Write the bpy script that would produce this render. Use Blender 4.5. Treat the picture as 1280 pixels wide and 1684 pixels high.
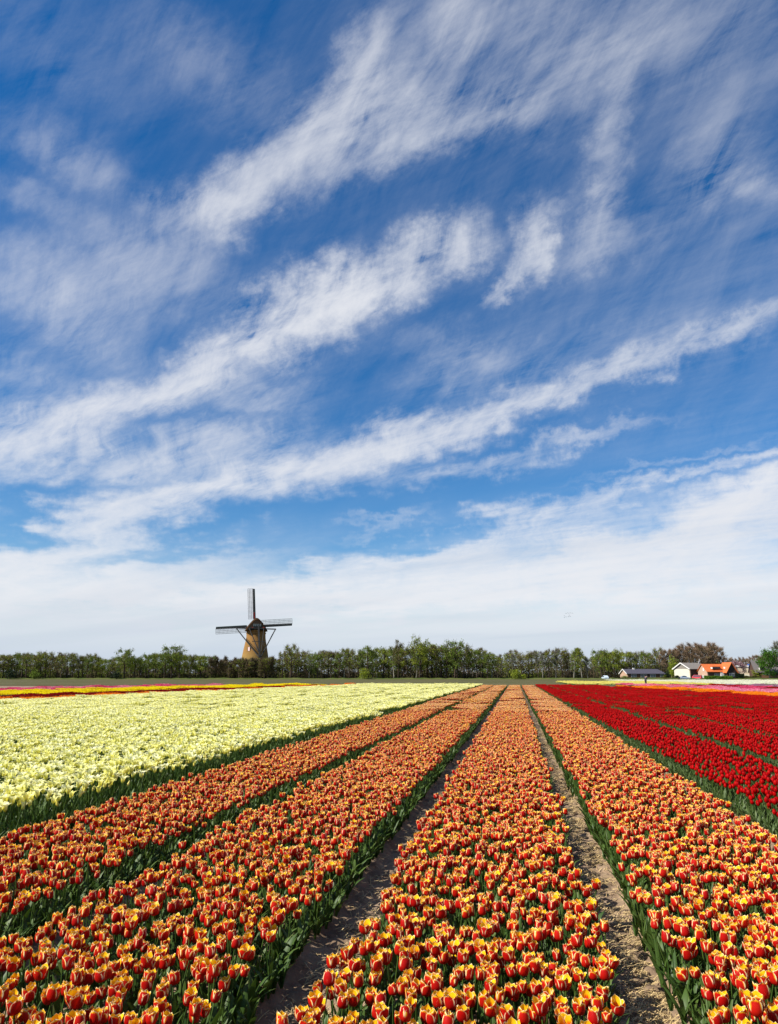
import bpy, bmesh, math, random
import numpy as np
from mathutils import Vector, Matrix

# ------------------------------------------------------------------ clear
for o in list(bpy.data.objects):
    bpy.data.objects.remove(o)
scene = bpy.context.scene
COL = scene.collection
rng = np.random.default_rng(7)
random.seed(7)
PI = math.pi

# ------------------------------------------------------------------ camera
CAM_H = 1.75
FPX = 1159.0                      # focal length in pixels of the 1280 x 1684 photograph
PITCH = math.radians(13.02)
YAW = math.radians(9.965)
F_ = np.array([-math.sin(YAW)*math.cos(PITCH), math.cos(YAW)*math.cos(PITCH), math.sin(PITCH)])
R_ = np.array([math.cos(YAW), math.sin(YAW), 0.0])
U_ = np.cross(R_, F_)
cam_d = bpy.data.cameras.new('camera')
cam = bpy.data.objects.new('camera', cam_d)
COL.objects.link(cam)
cam.location = (0, 0, CAM_H)
cam.rotation_euler = (PI/2 + PITCH, 0, YAW)
cam_d.sensor_fit = 'VERTICAL'
cam_d.sensor_height = 24.0
cam_d.lens = 24.0*FPX/1684.0
cam_d.clip_start = 0.05
cam_d.clip_end = 30000
scene.camera = cam
scene.render.resolution_x, scene.render.resolution_y = 778, 1024

def ray(px, py):
    return F_ + R_*(px-640)/FPX + U_*(842-py)/FPX
def on_ground(px, py, z=0.0):
    v = ray(px, py); t = (z-CAM_H)/v[2]
    return np.array([v[0]*t, v[1]*t])
def at_depth(px, depth):
    """ground point under column px at a distance DEPTH along the view (horizontal part)"""
    v = ray(px, 1110); v = v/ (v @ F_)
    return np.array([v[0]*depth, v[1]*depth])

# ------------------------------------------------------------------ sun and sky
SUN_EL = math.radians(43)
SUN_CCW = math.radians(124)       # counter-clockwise from +Y
S_DIR = np.array([-math.sin(SUN_CCW)*math.cos(SUN_EL), math.cos(SUN_CCW)*math.cos(SUN_EL), math.sin(SUN_EL)])
sd = bpy.data.lights.new('sun', 'SUN')
sd.energy = 5.0
sd.angle = math.radians(0.53)
sd.color = (1.0, 0.955, 0.88)
sun = bpy.data.objects.new('sun', sd)
COL.objects.link(sun)
sun.rotation_euler = Vector((-S_DIR[0], -S_DIR[1], -S_DIR[2])).to_track_quat('-Z', 'Y').to_euler()
sun.location = (-30, -30, 40)

scene.view_settings.view_transform = 'Standard'
scene.view_settings.look = 'None'
scene.view_settings.gamma = 1.0
scene.view_settings.exposure = 0.55
scene.view_settings.use_curve_mapping = False

world = bpy.data.worlds.new('World')
scene.world = world
world.use_nodes = True
world.cycles.sampling_method = 'MANUAL'
world.cycles.sample_map_resolution = 512
wn = world.node_tree
for n in list(wn.nodes):
    wn.nodes.remove(n)
WL = wn.links

class NT:
    """small helper to write node trees"""
    def __init__(self, tree):
        self.t = tree
    def new(self, kind, **kw):
        n = self.t.nodes.new(kind)
        for k, v in kw.items():
            setattr(n, k, v)
        return n
    def put(self, sock, v):
        if hasattr(v, 'is_linked') or isinstance(v, bpy.types.NodeSocket):
            self.t.links.new(v, sock)
        else:
            sock.default_value = v
    def m(self, op, a, b=0.0, c=0.0, clamp=False):
        n = self.new('ShaderNodeMath', operation=op, use_clamp=clamp)
        self.put(n.inputs[0], a); self.put(n.inputs[1], b); self.put(n.inputs[2], c)
        return n.outputs[0]
    def vm(self, op, a, b=(0, 0, 0), s=1.0, out=0):
        n = self.new('ShaderNodeVectorMath', operation=op)
        self.put(n.inputs[0], a); self.put(n.inputs[1], b)
        if op == 'SCALE':
            self.put(n.inputs['Scale'], s)
        return n.outputs['Value'] if op in ('DOT_PRODUCT', 'LENGTH', 'DISTANCE') else n.outputs[0]
    def rng(self, v, a, b, c=0.0, d=1.0, smooth=True):
        n = self.new('ShaderNodeMapRange', interpolation_type='SMOOTHSTEP' if smooth else 'LINEAR', clamp=True)
        self.put(n.inputs[0], v)
        for i, x in enumerate((a, b, c, d)):
            self.put(n.inputs[1+i], x)
        return n.outputs[0]
    def noise(self, vec, scale, detail=4.0, rough=0.55, dist=0.0, lac=2.0, dim='3D', col=False):
        n = self.new('ShaderNodeTexNoise', noise_dimensions=dim)
        if vec is not None:
            self.put(n.inputs['Vector'], vec)
        n.inputs['Scale'].default_value = scale
        n.inputs['Detail'].default_value = detail
        n.inputs['Roughness'].default_value = rough
        n.inputs['Distortion'].default_value = dist
        n.inputs['Lacunarity'].default_value = lac
        return n.outputs['Color'] if col else n.outputs['Fac']
    def mix(self, fac, a, b, blend='MIX'):
        n = self.new('ShaderNodeMix', data_type='RGBA', blend_type=blend)
        n.clamp_factor = True
        self.put(n.inputs[0], fac)
        self.put(n.inputs[6], a if not isinstance(a, tuple) else (*a[:3], 1))
        self.put(n.inputs[7], b if not isinstance(b, tuple) else (*b[:3], 1))
        return n.outputs[2]
    def xyz(self, x, y, z=0.0):
        n = self.new('ShaderNodeCombineXYZ')
        self.put(n.inputs[0], x); self.put(n.inputs[1], y); self.put(n.inputs[2], z)
        return n.outputs[0]
    def sep(self, v):
        n = self.new('ShaderNodeSeparateXYZ'); self.put(n.inputs[0], v)
        return n.outputs

W = NT(wn)
tc = W.new('ShaderNodeTexCoord')
D = tc.outputs['Generated']
sky = W.new('ShaderNodeTexSky', sky_type='NISHITA')
sky.sun_disc = False
sky.sun_elevation = SUN_EL
sky.sun_rotation = 2*PI - SUN_CCW
sky.altitude = 0
sky.air_density = 1.0
sky.dust_density = 0.25
sky.ozone_density = 2.6
hs = W.new('ShaderNodeHueSaturation')
hs.inputs['Hue'].default_value = 0.504
hs.inputs['Saturation'].default_value = 1.40
hs.inputs['Value'].default_value = 1.16
WL.new(sky.outputs[0], hs.inputs['Color'])

# --- cirrus: a stereographic chart of the sky round the direction of the fields (world axes, fixed in the sky)
def chart(px, py):
    r = np.array([(px-640)/FPX, (842-py)/FPX]); n = math.sqrt(1+r @ r)
    return r/(1+n)*2
dr = W.vm('DOT_PRODUCT', D, tuple(R_)); du = W.vm('DOT_PRODUCT', D, tuple(U_)); df = W.vm('DOT_PRODUCT', D, tuple(F_))
den = W.m('MAXIMUM', W.m('ADD', df, 1.0), 0.02)
chart_v = W.xyz(W.m('MULTIPLY', W.m('DIVIDE', dr, den), 2.0), W.m('MULTIPLY', W.m('DIVIDE', du, den), 2.0), 0.0)
# the flat cloud layer seen in perspective
dx, dy, dz = W.sep(D)
zc = W.m('MAXIMUM', W.m('ADD', dz, 0.06), 0.03)
A_ = YAW + math.radians(51)
su, cu = -math.sin(A_), math.cos(A_)            # direction in which the streaks run
along = W.m('DIVIDE', W.m('ADD', W.m('MULTIPLY', dx, su), W.m('MULTIPLY', dy, cu)), zc)
across = W.m('DIVIDE', W.m('SUBTRACT', W.m('MULTIPLY', dx, cu), W.m('MULTIPLY', dy, su)), zc)
plane_v = W.xyz(along, across, 0.0)
# warp of the chart: large swirls, then small tatters
w1 = W.vm('SCALE', W.vm('SUBTRACT', W.noise(plane_v, 1.1, 4.0, 0.6, col=True), (0.5, 0.5, 0.5)), s=0.17)
w2 = W.vm('SCALE', W.vm('SUBTRACT', W.noise(chart_v, 16.0, 5.0, 0.68, col=True), (0.5, 0.5, 0.5)), s=0.085)
cv = W.vm('ADD', chart_v, W.vm('ADD', w1, w2))
BLOBS = [  # centre x, y, half length, half width (pixels of the photograph), tilt in degrees, weight
    # the main band
    (40, 745, 230, 95, 22, .85), (200, 668, 190, 70, 25, .85), (350, 590, 180, 66, 28, .95), (480, 528, 160, 72, 27, 1.15),
    (565, 497, 120, 78, 35, 1.1), (655, 446, 120, 56, 34, .95), (745, 397, 90, 46, 22, .85), (430, 640, 150, 46, 8, .35),
    (150, 740, 120, 40, 25, .35), (0, 690, 130, 70, 10, .35),
    # the upper band
    (340, 360, 130, 70, 25, .60), (435, 300, 160, 68, 38, .70), (545, 228, 170, 80, 40, .80), (650, 190, 160, 110, 25, .55),
    (600, 95, 120, 60, 65, .55), (745, 35, 120, 90, 45, .45), (760, 205, 200, 55, 8, .42), (640, 268, 190, 36, 20, .40),
    (860, 195, 120, 60, -25, .32), (900, 70, 260, 110, 15, .30), (400, 370, 100, 60, 40, .30),
    # the patches at upper right
    (868, 396, 90, 42, 50, .75), (885, 420, 60, 30, 70, .35), (815, 465, 56, 26, 45, .55), (985, 350, 70, 46, 70, .55), (1010, 220, 130, 44, 80, .40),
    (1000, 120, 180, 80, 10, .30), (1190, 260, 130, 110, 40, .36), (1270, 290, 60, 80, 60, .25), (980, 400, 160, 40, 15, .22),
    # left veils
    (120, 265, 200, 80, -25, .34), (50, 335, 120, 50, -15, .26), (90, 500, 230, 110, -35, .36), (170, 450, 150, 80, -40, .26), (270, 450, 190, 90, -30, .24),
    (60, 620, 170, 80, -20, .24), (330, 80, 260, 100, -25, .20), (90, 90, 320, 150, -20, .14), (280, 935, 300, 42, 5, .42), (1180, 90, 260, 130, 20, .20),
    # the second long band
    (1170, 545, 170, 28, 22, .34), (1010, 605, 190, 36, 20, .58), (850, 655, 190, 48, 15, .75), (690, 700, 190, 58, 15, .85), (560, 748, 200, 66, 15, .80),
    (400, 800, 220, 66, 13, .75), (220, 850, 240, 66, 14, .85), (30, 905, 200, 62, 12, .90), (340, 740, 210, 70, 10, .55), (200, 770, 120, 50, 8, .50),
    (760, 760, 230, 30, 12, .45), (950, 705, 190, 22, 12, .35), (470, 690, 130, 40, 10, .30), (1050, 560, 260, 70, 12, .14), (760, 590, 220, 60, -8, .22),
    (1230, 520, 120, 50, 25, .22), (620, 855, 110, 16, 14, .22),
    # the low sheet
    (1230, 745, 200, 26, 14, .55), (1060, 785, 190, 26, 14, .55), (900, 845, 210, 40, 12, .85), (720, 905, 220, 46, 10, .85), (1200, 850, 270, 85, 10, 1.5),
    (980, 915, 330, 75, 6, 1.4), (700, 970, 350, 62, 3, 1.0), (420, 985, 320, 55, 0, .8), (130, 975, 300, 60, 2, .8), (60, 930, 190, 45, 8, .4),
    (1180, 950, 350, 80, 4, 1.0), (640, 925, 120, 22, 12, .4), (1120, 735, 220, 14, 13, .22), (1260, 800, 160, 60, 15, .8)]
total = None
for (x, y, a, b, ang, wgt) in BLOBS:
    if y < 480:
        wgt *= 0.56 if y < 360 else .68; b *= 1.05
    elif y < 870:
        wgt *= .76; b *= .95
    c = chart(x, y)
    k = np.linalg.norm(chart(x+1, y)-c)          # chart units per pixel there
    mp = W.new('ShaderNodeMapping', vector_type='TEXTURE')
    WL.new(cv, mp.inputs['Vector'])
    mp.inputs['Location'].default_value = (c[0], c[1], 0)
    mp.inputs['Rotation'].default_value = (0, 0, math.radians(ang))
    mp.inputs['Scale'].default_value = (a*k, b*k, 1)
    ln = W.vm('LENGTH', mp.outputs[0])
    v = W.m('MULTIPLY', W.m('POWER', W.rng(ln, 1.25, 0.0), 1.6), wgt*1.15)
    total = v if total is None else W.m('ADD', total, v)
# fibres
fib1 = W.noise(W.vm('MULTIPLY', W.vm('ADD', plane_v, W.vm('SCALE', w1, s=1.2)), (0.5, 2.2, 1)), 2.0, 10.0, 0.70, 0.15)
def streak(theta, along_s, across_s, detail, rough, dist):
    mp = W.new('ShaderNodeMapping', vector_type='TEXTURE')
    WL.new(W.vm('ADD', chart_v, W.vm('SCALE', w1, s=0.7)), mp.inputs['Vector'])
    mp.inputs['Rotation'].default_value = (0, 0, math.radians(theta))
    mp.inputs['Scale'].default_value = (1/along_s, 1/across_s, 1)
    return W.noise(mp.outputs[0], 1.0, detail, rough, dist)
fib2 = streak(26, 4.5, 17.0, 9, .67, .3)
fib3 = streak(61, 6.0, 30.0, 9, .66, .3)
fib = W.m('ADD', W.m('MULTIPLY', fib1, 0.36), W.m('ADD', W.m('MULTIPLY', fib2, 0.36), W.m('MULTIPLY', fib3, 0.28)))
# the same thin cirrus over the whole sky
veil = W.m('MULTIPLY', W.rng(W.noise(W.vm('MULTIPLY', plane_v, (0.35, 0.9, 1)), 0.9, 3.0, 0.5, 0.6), 0.34, 0.72), 0.15)
back = W.m('MULTIPLY', W.rng(df, 0.62, 0.2), W.rng(W.noise(W.vm('MULTIPLY', plane_v, (0.3, 0.9, 1)), 0.8, 3.0, 0.5, 0.7), 0.42, 0.75))
back = W.m('MULTIPLY', back, 0.75)
cover = W.m('ADD', W.m('ADD', total, veil), back)
low = W.rng(dz, 0.16, 0.0, 0.0, 2.2)
cover = W.m('ADD', cover, low)
# density: cover shaped by the fibres; thick parts lose the fibres
gain = W.m('ADD', W.m('MULTIPLY', W.m('SUBTRACT', fib, 0.5), W.rng(dz, 0.27, 0.10, 9.0, 2.8)), 1.0)
dens = W.m('MULTIPLY', cover, W.m('MAXIMUM', gain, 0.0))
dens = W.m('ADD', dens, W.m('MULTIPLY', W.m('MULTIPLY', cover, cover), 0.10))
alpha = W.m('SUBTRACT', 1.0, W.m('POWER', 2.718, W.m('MULTIPLY', dens, -1.25)))
alpha = W.m('MINIMUM', W.m('MAXIMUM', alpha, 0.0), 0.97)
thick = W.noise(W.vm('MULTIPLY', plane_v, (0.25, 0.8, 1)), 0.9, 4.0, 0.5, 0.5)
ccol = W.mix(W.rng(thick, 0.40, 0.70), (7.7, 7.8, 8.15), (6.6, 6.9, 7.5))
ccol = W.mix(W.rng(dz, 0.11, 0.0, 0.0, 0.9), ccol, (5.0, 5.9, 7.1))
final = W.mix(alpha, hs.outputs[0], ccol)
bg = W.new('ShaderNodeBackground')
bg.inputs['Strength'].default_value = 0.075
WL.new(final, bg.inputs['Color'])
wo = W.new('ShaderNodeOutputWorld')
WL.new(bg.outputs[0], wo.inputs['Surface'])

# ------------------------------------------------------------------ helpers for objects
def link(o, parent=None):
    COL.objects.link(o)
    if parent is not None:
        o.parent = parent
    return o
def tag(o, label=None, cat=None, group=None, kind=None):
    if label: o['label'] = label
    if cat: o['category'] = cat
    if group: o['group'] = group
    if kind: o['kind'] = kind
    return o
def new_obj(name, mesh, parent=None, mat=None):
    o = bpy.data.objects.new(name, mesh)
    if mat is not None and len(mesh.materials) == 0:
        mesh.materials.append(mat)
    return link(o, parent)
def thing(name, label, cat, loc=(0, 0, 0), rz=0.0, group=None):
    o = bpy.data.objects.new(name, None)
    o.empty_display_size = 0.1
    o.location = loc; o.rotation_euler = (0, 0, rz)
    link(o)
    return tag(o, label, cat, group)
def mesh_np(name, V, Fq, uv=None, smooth=False, mat=None, attrs=None, mats=None, mat_idx=None):
    """mesh from an (n,3) array and an (m,4) or (m,3) face array; UV per vertex"""
    V = np.asarray(V, dtype=np.float32); Fq = np.asarray(Fq, dtype=np.int32)
    me = bpy.data.meshes.new(name)
    n, k = Fq.shape
    me.vertices.add(len(V)); me.vertices.foreach_set('co', V.ravel())
    me.loops.add(n*k); me.loops.foreach_set('vertex_index', Fq.ravel())
    me.polygons.add(n)
    me.polygons.foreach_set('loop_start', np.arange(0, n*k, k, dtype=np.int32))
    if smooth:
        me.polygons.foreach_set('use_smooth', np.ones(n, dtype=bool))
    else:
        me.polygons.foreach_set('use_smooth', np.zeros(n, dtype=bool))
    if uv is not None:
        l = me.uv_layers.new(name='UVMap')
        l.data.foreach_set('uv', np.asarray(uv, dtype=np.float32)[Fq.ravel()].ravel())
    if attrs:
        for nm, arr in attrs.items():
            a = me.attributes.new(nm, 'FLOAT', 'POINT')
            a.data.foreach_set('value', np.asarray(arr, dtype=np.float32))
    if mats:
        for m_ in mats: me.materials.append(m_)
        if mat_idx is not None:
            me.polygons.foreach_set('material_index', np.asarray(mat_idx, dtype=np.int32))
    elif mat is not None:
        me.materials.append(mat)
    me.update(calc_edges=True)
    return me
class MB:
    """collects verts / quads (triangles repeat their last vertex is NOT used: pass tris separately)"""
    def __init__(self):
        self.v = []; self.f = []; self.mi = []
    def add(self, vs, fs, mi=0):
        o = len(self.v)
        self.v += [tuple(p) for p in vs]
        self.f += [tuple(i+o for i in f) for f in fs]
        self.mi += [mi]*len(fs)
    def box(self, x0, x1, y0, y1, z0, z1, mi=0):
        self.add([(x0, y0, z0), (x1, y0, z0), (x1, y1, z0), (x0, y1, z0), (x0, y0, z1), (x1, y0, z1), (x1, y1, z1), (x0, y1, z1)],
                 [(0, 3, 2, 1), (4, 5, 6, 7), (0, 1, 5, 4), (1, 2, 6, 5), (2, 3, 7, 6), (3, 0, 4, 7)], mi)
    def bar(self, p, q, w, h=None, up=(0, 0, 1), mi=0, w2=None):
        """a square bar from p to q (w across, h along 'up')"""
        p = np.array(p, float); q = np.array(q, float); h = h or w
        d = q-p; d = d/np.linalg.norm(d); u = np.array(up, float)
        if abs(d @ u) > .98: u = np.array([1., 0, 0])
        s = np.cross(d, u); s /= np.linalg.norm(s); u = np.cross(s, d)
        w2 = w2 or w; hh = h*w2/w
        vs = [p+s*a*w/2+u*b*h/2 for a, b in ((-1, -1), (1, -1), (1, 1), (-1, 1))] + [q+s*a*w2/2+u*b*hh/2 for a, b in ((-1, -1), (1, -1), (1, 1), (-1, 1))]
        self.add(vs, [(0, 3, 2, 1), (4, 5, 6, 7), (0, 1, 5, 4), (1, 2, 6, 5), (2, 3, 7, 6), (3, 0, 4, 7)], mi)
    def tube(self, pts, rad, n=6, mi=0, cap=True):
        pts = [np.array(p, float) for p in pts]
        base = len(self.v); ref = np.array([0.31, 0.95, 0.05])
        for i, p in enumerate(pts):
            d = pts[min(i+1, len(pts)-1)]-pts[max(i-1, 0)]; d = d/(np.linalg.norm(d)+1e-9)
            r0 = ref if abs(d @ ref) < .95 else np.array([1., 0, 0])
            s = np.cross(d, r0); s /= np.linalg.norm(s); t = np.cross(d, s)
            for k in range(n):
                a = 2*PI*k/n
                self.v.append(tuple(p+rad[i]*(s*math.cos(a)+t*math.sin(a))))
        for i in range(len(pts)-1):
            for k in range(n):
                a, b = base+i*n+k, base+i*n+(k+1) % n
                self.f.append((a, b, b+n, a+n)); self.mi.append(mi)
        if cap:
            self.f.append(tuple(base+k for k in range(n))[::-1]); self.mi.append(mi)
            self.f.append(tuple(base+(len(pts)-1)*n+k for k in range(n))); self.mi.append(mi)
    def mesh(self, name, mats, smooth=False):
        me = bpy.data.meshes.new(name)
        me.from_pydata([tuple(map(float, p)) for p in self.v], [], self.f)
        for m_ in (mats if isinstance(mats, (list, tuple)) else [mats]):
            me.materials.append(m_)
        me.polygons.foreach_set('material_index', np.array(self.mi, dtype=np.int32))
        if smooth:
            me.polygons.foreach_set('use_smooth', np.ones(len(self.f), dtype=bool))
        me.update()
        return me
    def build(self, name, mats, parent=None, smooth=False):
        return new_obj(name, self.mesh(name, mats, smooth), parent)

# value noise in numpy ---------------------------------------------------------
_perm = rng.random((256, 256)).astype(np.float32)
def vnoise(x, y):
    xi = np.floor(x).astype(int); yi = np.floor(y).astype(int)
    fx = x-xi; fy = y-yi
    fx = fx*fx*(3-2*fx); fy = fy*fy*(3-2*fy)
    g = lambda a, b: _perm[a & 255, b & 255]
    return (g(xi, yi)*(1-fx)+g(xi+1, yi)*fx)*(1-fy)+(g(xi, yi+1)*(1-fx)+g(xi+1, yi+1)*fx)*fy
def fbm(x, y, o=4):
    s = 0; a = .5
    for i in range(o):
        s = s+a*vnoise(x*2**i+17.3*i, y*2**i+5.1*i); a *= .5
    return s

# ------------------------------------------------------------------ materials
def material(name):
    m = bpy.data.materials.new(name); m.use_nodes = True
    t = m.node_tree
    for n in list(t.nodes): t.nodes.remove(n)
    out = t.nodes.new('ShaderNodeOutputMaterial')
    return m, NT(t), out
def principled(N, out, color, rough=0.8, spec=0.3, normal=None, trans=None, metal=0.0):
    p = N.new('ShaderNodeBsdfPrincipled')
    N.put(p.inputs['Base Color'], color if not isinstance(color, tuple) else (*color[:3], 1))
    N.put(p.inputs['Roughness'], rough)
    p.inputs['Specular IOR Level'].default_value = spec
    p.inputs['Metallic'].default_value = metal
    if normal is not None: N.put(p.inputs['Normal'], normal)
    if trans:
        tb = N.new('ShaderNodeBsdfTranslucent')
        N.put(tb.inputs['Color'], trans[1] if not isinstance(trans[1], tuple) else (*trans[1][:3], 1))
        mx = N.new('ShaderNodeMixShader'); mx.inputs[0].default_value = trans[0]
        N.t.links.new(p.outputs[0], mx.inputs[1]); N.t.links.new(tb.outputs[0], mx.inputs[2])
        N.t.links.new(mx.outputs[0], out.inputs['Surface'])
    else:
        N.t.links.new(p.outputs[0], out.inputs['Surface'])
    return p
def bump(N, h, strength=0.4, dist=0.02):
    b = N.new('ShaderNodeBump'); b.inputs['Strength'].default_value = strength; b.inputs['Distance'].default_value = dist
    N.put(b.inputs['Height'], h)
    return b.outputs[0]
def objcoord(N): return N.new('ShaderNodeTexCoord').outputs['Object']
def objrand(N): return N.new('ShaderNodeObjectInfo').outputs['Random']
def attr(N, nm):
    a = N.new('ShaderNodeAttribute'); a.attribute_type = 'GEOMETRY'; a.attribute_name = nm
    return a.outputs['Fac']
def plain(name, col, rough=0.7, var=0.25, scale=3.0, spec=0.3, metal=0.0):
    """painted / natural surface with blotches and fine grain"""
    m, N, out = material(name)
    c = objcoord(N)
    n1 = N.noise(c, scale, 5, .6); n2 = N.noise(c, scale*7, 3, .6)
    f = N.m('ADD', N.m('MULTIPLY', n1, .65), N.m('MULTIPLY', n2, .35))
    lo = tuple(x*(1-var) for x in col); hi = tuple(min(x*(1+var), .95) for x in col)
    principled(N, out, N.mix(N.rng(f, .3, .7), lo, hi), rough, spec, bump(N, n2, .15, .02), metal=metal)
    return m

# -- soil
def soil_mat():
    m, N, out = material('soil')
    g = N.new('ShaderNodeNewGeometry').outputs['Position']
    n1 = N.noise(g, 1.3, 5, .6); n2 = N.noise(g, 9.0, 6, .68); n3 = N.noise(g, 70.0, 4, .65)
    c = N.mix(N.rng(n1, .35, .7), (.195, .132, .084), (.335, .238, .155))
    c = N.mix(N.m('MULTIPLY', N.rng(n2, .45, .75), .7), c, (.085, .052, .032))
    c = N.mix(N.m('MULTIPLY', N.rng(n3, .5, .8), .45), c, (.43, .33, .225))
    h = N.m('ADD', N.m('MULTIPLY', n2, .6), N.m('MULTIPLY', n3, .4))
    principled(N, out, c, .95, .1, bump(N, h, .7, .012))
    return m
M_SOIL = soil_mat()

# ------------------------------------------------------------------ the ground: one sheet to the horizon, with furrows between the beds
PITCH_BED = 1.82
BED0 = -0.27                       # centre of the bed the camera stands over
ROW_END = 106.0
GAPS = [BED0+PITCH_BED*(k+.5) for k in range(-30, 30)]
xs = set(np.round(np.concatenate([[-9000, -3000, -1200, -500, -220, -120], np.arange(-60, 36, .91), [60, 120, 220, 500, 1200, 3000, 9000]]), 3))
for g in GAPS:
    if -7 < g < 5:
        xs |= set(np.round(np.linspace(g-.42, g+.42, 43 if -2 < g < 2 else 21), 3))
xs = np.array(sorted(xs))
ys = [2.6]
while ys[-1] < 125: ys.append(ys[-1]*1.0058)
ys = np.array([-300, -50, -5, 0, 1.5, 2.2]+ys+[140, 170, 215, 300, 400, 700, 1500, 4000, 12000])
GX, GY = np.meshgrid(xs, ys)
near = (np.abs(GX) < 62) & (GY > -5) & (GY < ROW_END+6)
ph = (GX-BED0)/PITCH_BED
dg = np.abs(ph-np.floor(ph)-.5)*PITCH_BED       # distance from the middle of the gap
prof = np.clip((dg-.15)/.20, 0, 1); prof = prof*prof*(3-2*prof)
Z = -.085+.085*prof
fine = near & (GX > -7) & (GX < 5) & (GY < 60)
clod = (fbm(GX*9, GY*9, 4)-.47)*.075+(fbm(GX*26+9, GY*26, 3)-.45)*.045
lug = np.sin(GY*2*PI/.145+3.0*np.abs(GX*4-np.round(GX*4))+2.2*fbm(GX*1.5, GY*1.5, 2)*4)*.017*(dg < .2)
Z = np.where(fine, Z+clod+lug, np.where(near, Z, -.0))
Z = np.where(~near, -.01, Z)
nY, nX = GX.shape
idx = np.arange(nY*nX).reshape(nY, nX)
FQ = np.stack([idx[:-1, :-1], idx[:-1, 1:], idx[1:, 1:], idx[1:, :-1]], -1).reshape(-1, 4)
soil = new_obj('ground', mesh_np('ground', np.stack([GX, GY, Z], -1).reshape(-1, 3), FQ, smooth=True, mat=M_SOIL))
tag(soil, kind='structure', label='bare sandy soil with furrows between the flower beds')
def ground_z(x, y):
    d = abs(((x-BED0)/PITCH_BED) % 1-.5)*PITCH_BED
    p = min(max((d-.15)/.20, 0), 1); p = p*p*(3-2*p)
    return -.085+.085*p

# the fallow crop field beyond the rows
def crop_mat():
    m, N, out = material('young_crop')
    g = N.new('ShaderNodeNewGeometry').outputs['Position']
    n1 = N.noise(g, .05, 4, .6); n2 = N.noise(N.vm('MULTIPLY', g, (.3, 2.0, 1)), .8, 5, .65)
    c = N.mix(N.rng(n1, .35, .65), (.085, .082, .034), (.115, .098, .048))
    c = N.mix(N.m('MULTIPLY', N.rng(n2, .4, .7), .6), c, (.060, .070, .026))
    principled(N, out, c, .95, .05, bump(N, n2, .5, .2))
    return m
M_CROP = crop_mat()
gx = np.concatenate([np.linspace(-420, 420, 85)]); gy = np.linspace(107.5, 420, 60)
CX, CY = np.meshgrid(gx, gy)
CZ = .03+.10*fbm(CX*.35, CY*.35, 3)*np.clip((CY-107)/4, 0, 1)
idx = np.arange(CX.size).reshape(CX.shape)
FQ = np.stack([idx[:-1, :-1], idx[:-1, 1:], idx[1:, 1:], idx[1:, :-1]], -1).reshape(-1, 4)
tag(new_obj('crop_field', mesh_np('crop_field', np.stack([CX, CY, CZ], -1).reshape(-1, 3), FQ, smooth=True, mat=M_CROP)),
    kind='structure', label='olive green field of young crop before the trees')
# rough grass bank at the foot of the trees
def grass_mat():
    m, N, out = material('rough_grass')
    g = N.new('ShaderNodeNewGeometry').outputs['Position']
    n1 = N.noise(g, .25, 5, .65)
    principled(N, out, N.mix(N.rng(n1, .35, .65), (.055, .085, .018), (.11, .12, .035)), .95, .05, bump(N, n1, .6, .3))
    return m
M_GRASS = grass_mat()

# ------------------------------------------------------------------ tulips: materials
def rnd_value(N):
    r = N.m('ADD', objrand(N), attr(N, 'rnd'))
    return N.m('FRACT', r)
def uvnode(N):
    return N.new('ShaderNodeUVMap', uv_map='UVMap').outputs[0]
def flame_mat():
    m, N, out = material('red_yellow_petal')
    u, v, _ = N.sep(uvnode(N))
    u = N.m('ABSOLUTE', N.m('SUBTRACT', N.m('MULTIPLY', u, 2.0), 1.0))
    r = rnd_value(N)
    st = N.noise(N.vm('ADD', N.vm('MULTIPLY', uvnode(N), (9.0, 1.4, 1)), N.xyz(N.m('MULTIPLY', r, 31.0), 0.0, 0.0)), 1.0, 3, .6)
    st = N.m('MULTIPLY', N.m('SUBTRACT', st, .5), .55)
    e = N.m('MAXIMUM', N.m('MULTIPLY', N.m('MULTIPLY', u, u), N.rng(v, .18, .6)), N.rng(v, .58, 1.08))
    e = N.m('ADD', N.m('ADD', e, st), N.m('MULTIPLY', N.m('SUBTRACT', r, .5), .30))
    red = N.mix(r, (.43, .003, .002), (.55, .010, .003))
    yel = N.mix(r, (.92, .40, .006), (.95, .52, .012))
    c_out = N.mix(N.rng(e, .42, .82), red, yel)
    c_in = N.mix(N.rng(N.m('ADD', N.m('SUBTRACT', v, N.m('MULTIPLY', N.m('SUBTRACT', 1.0, u), .26)), st), .15, .46), (.62, .035, .003), (.96, .56, .008))
    geo = N.new('ShaderNodeNewGeometry').outputs['Backfacing']
    c = N.mix(geo, c_out, c_in)
    rim = N.m('MAXIMUM', N.m('MULTIPLY', N.rng(u, .79, .94), N.rng(v, .30, .55)), N.rng(N.m('ADD', v, N.m('MULTIPLY', u, .08)), .93, 1.0))
    c = N.mix(N.m('MULTIPLY', rim, .80), c, (.97, .86, .56))
    principled(N, out, c, .5, .22, None, (.20, c))
    return m
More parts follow.
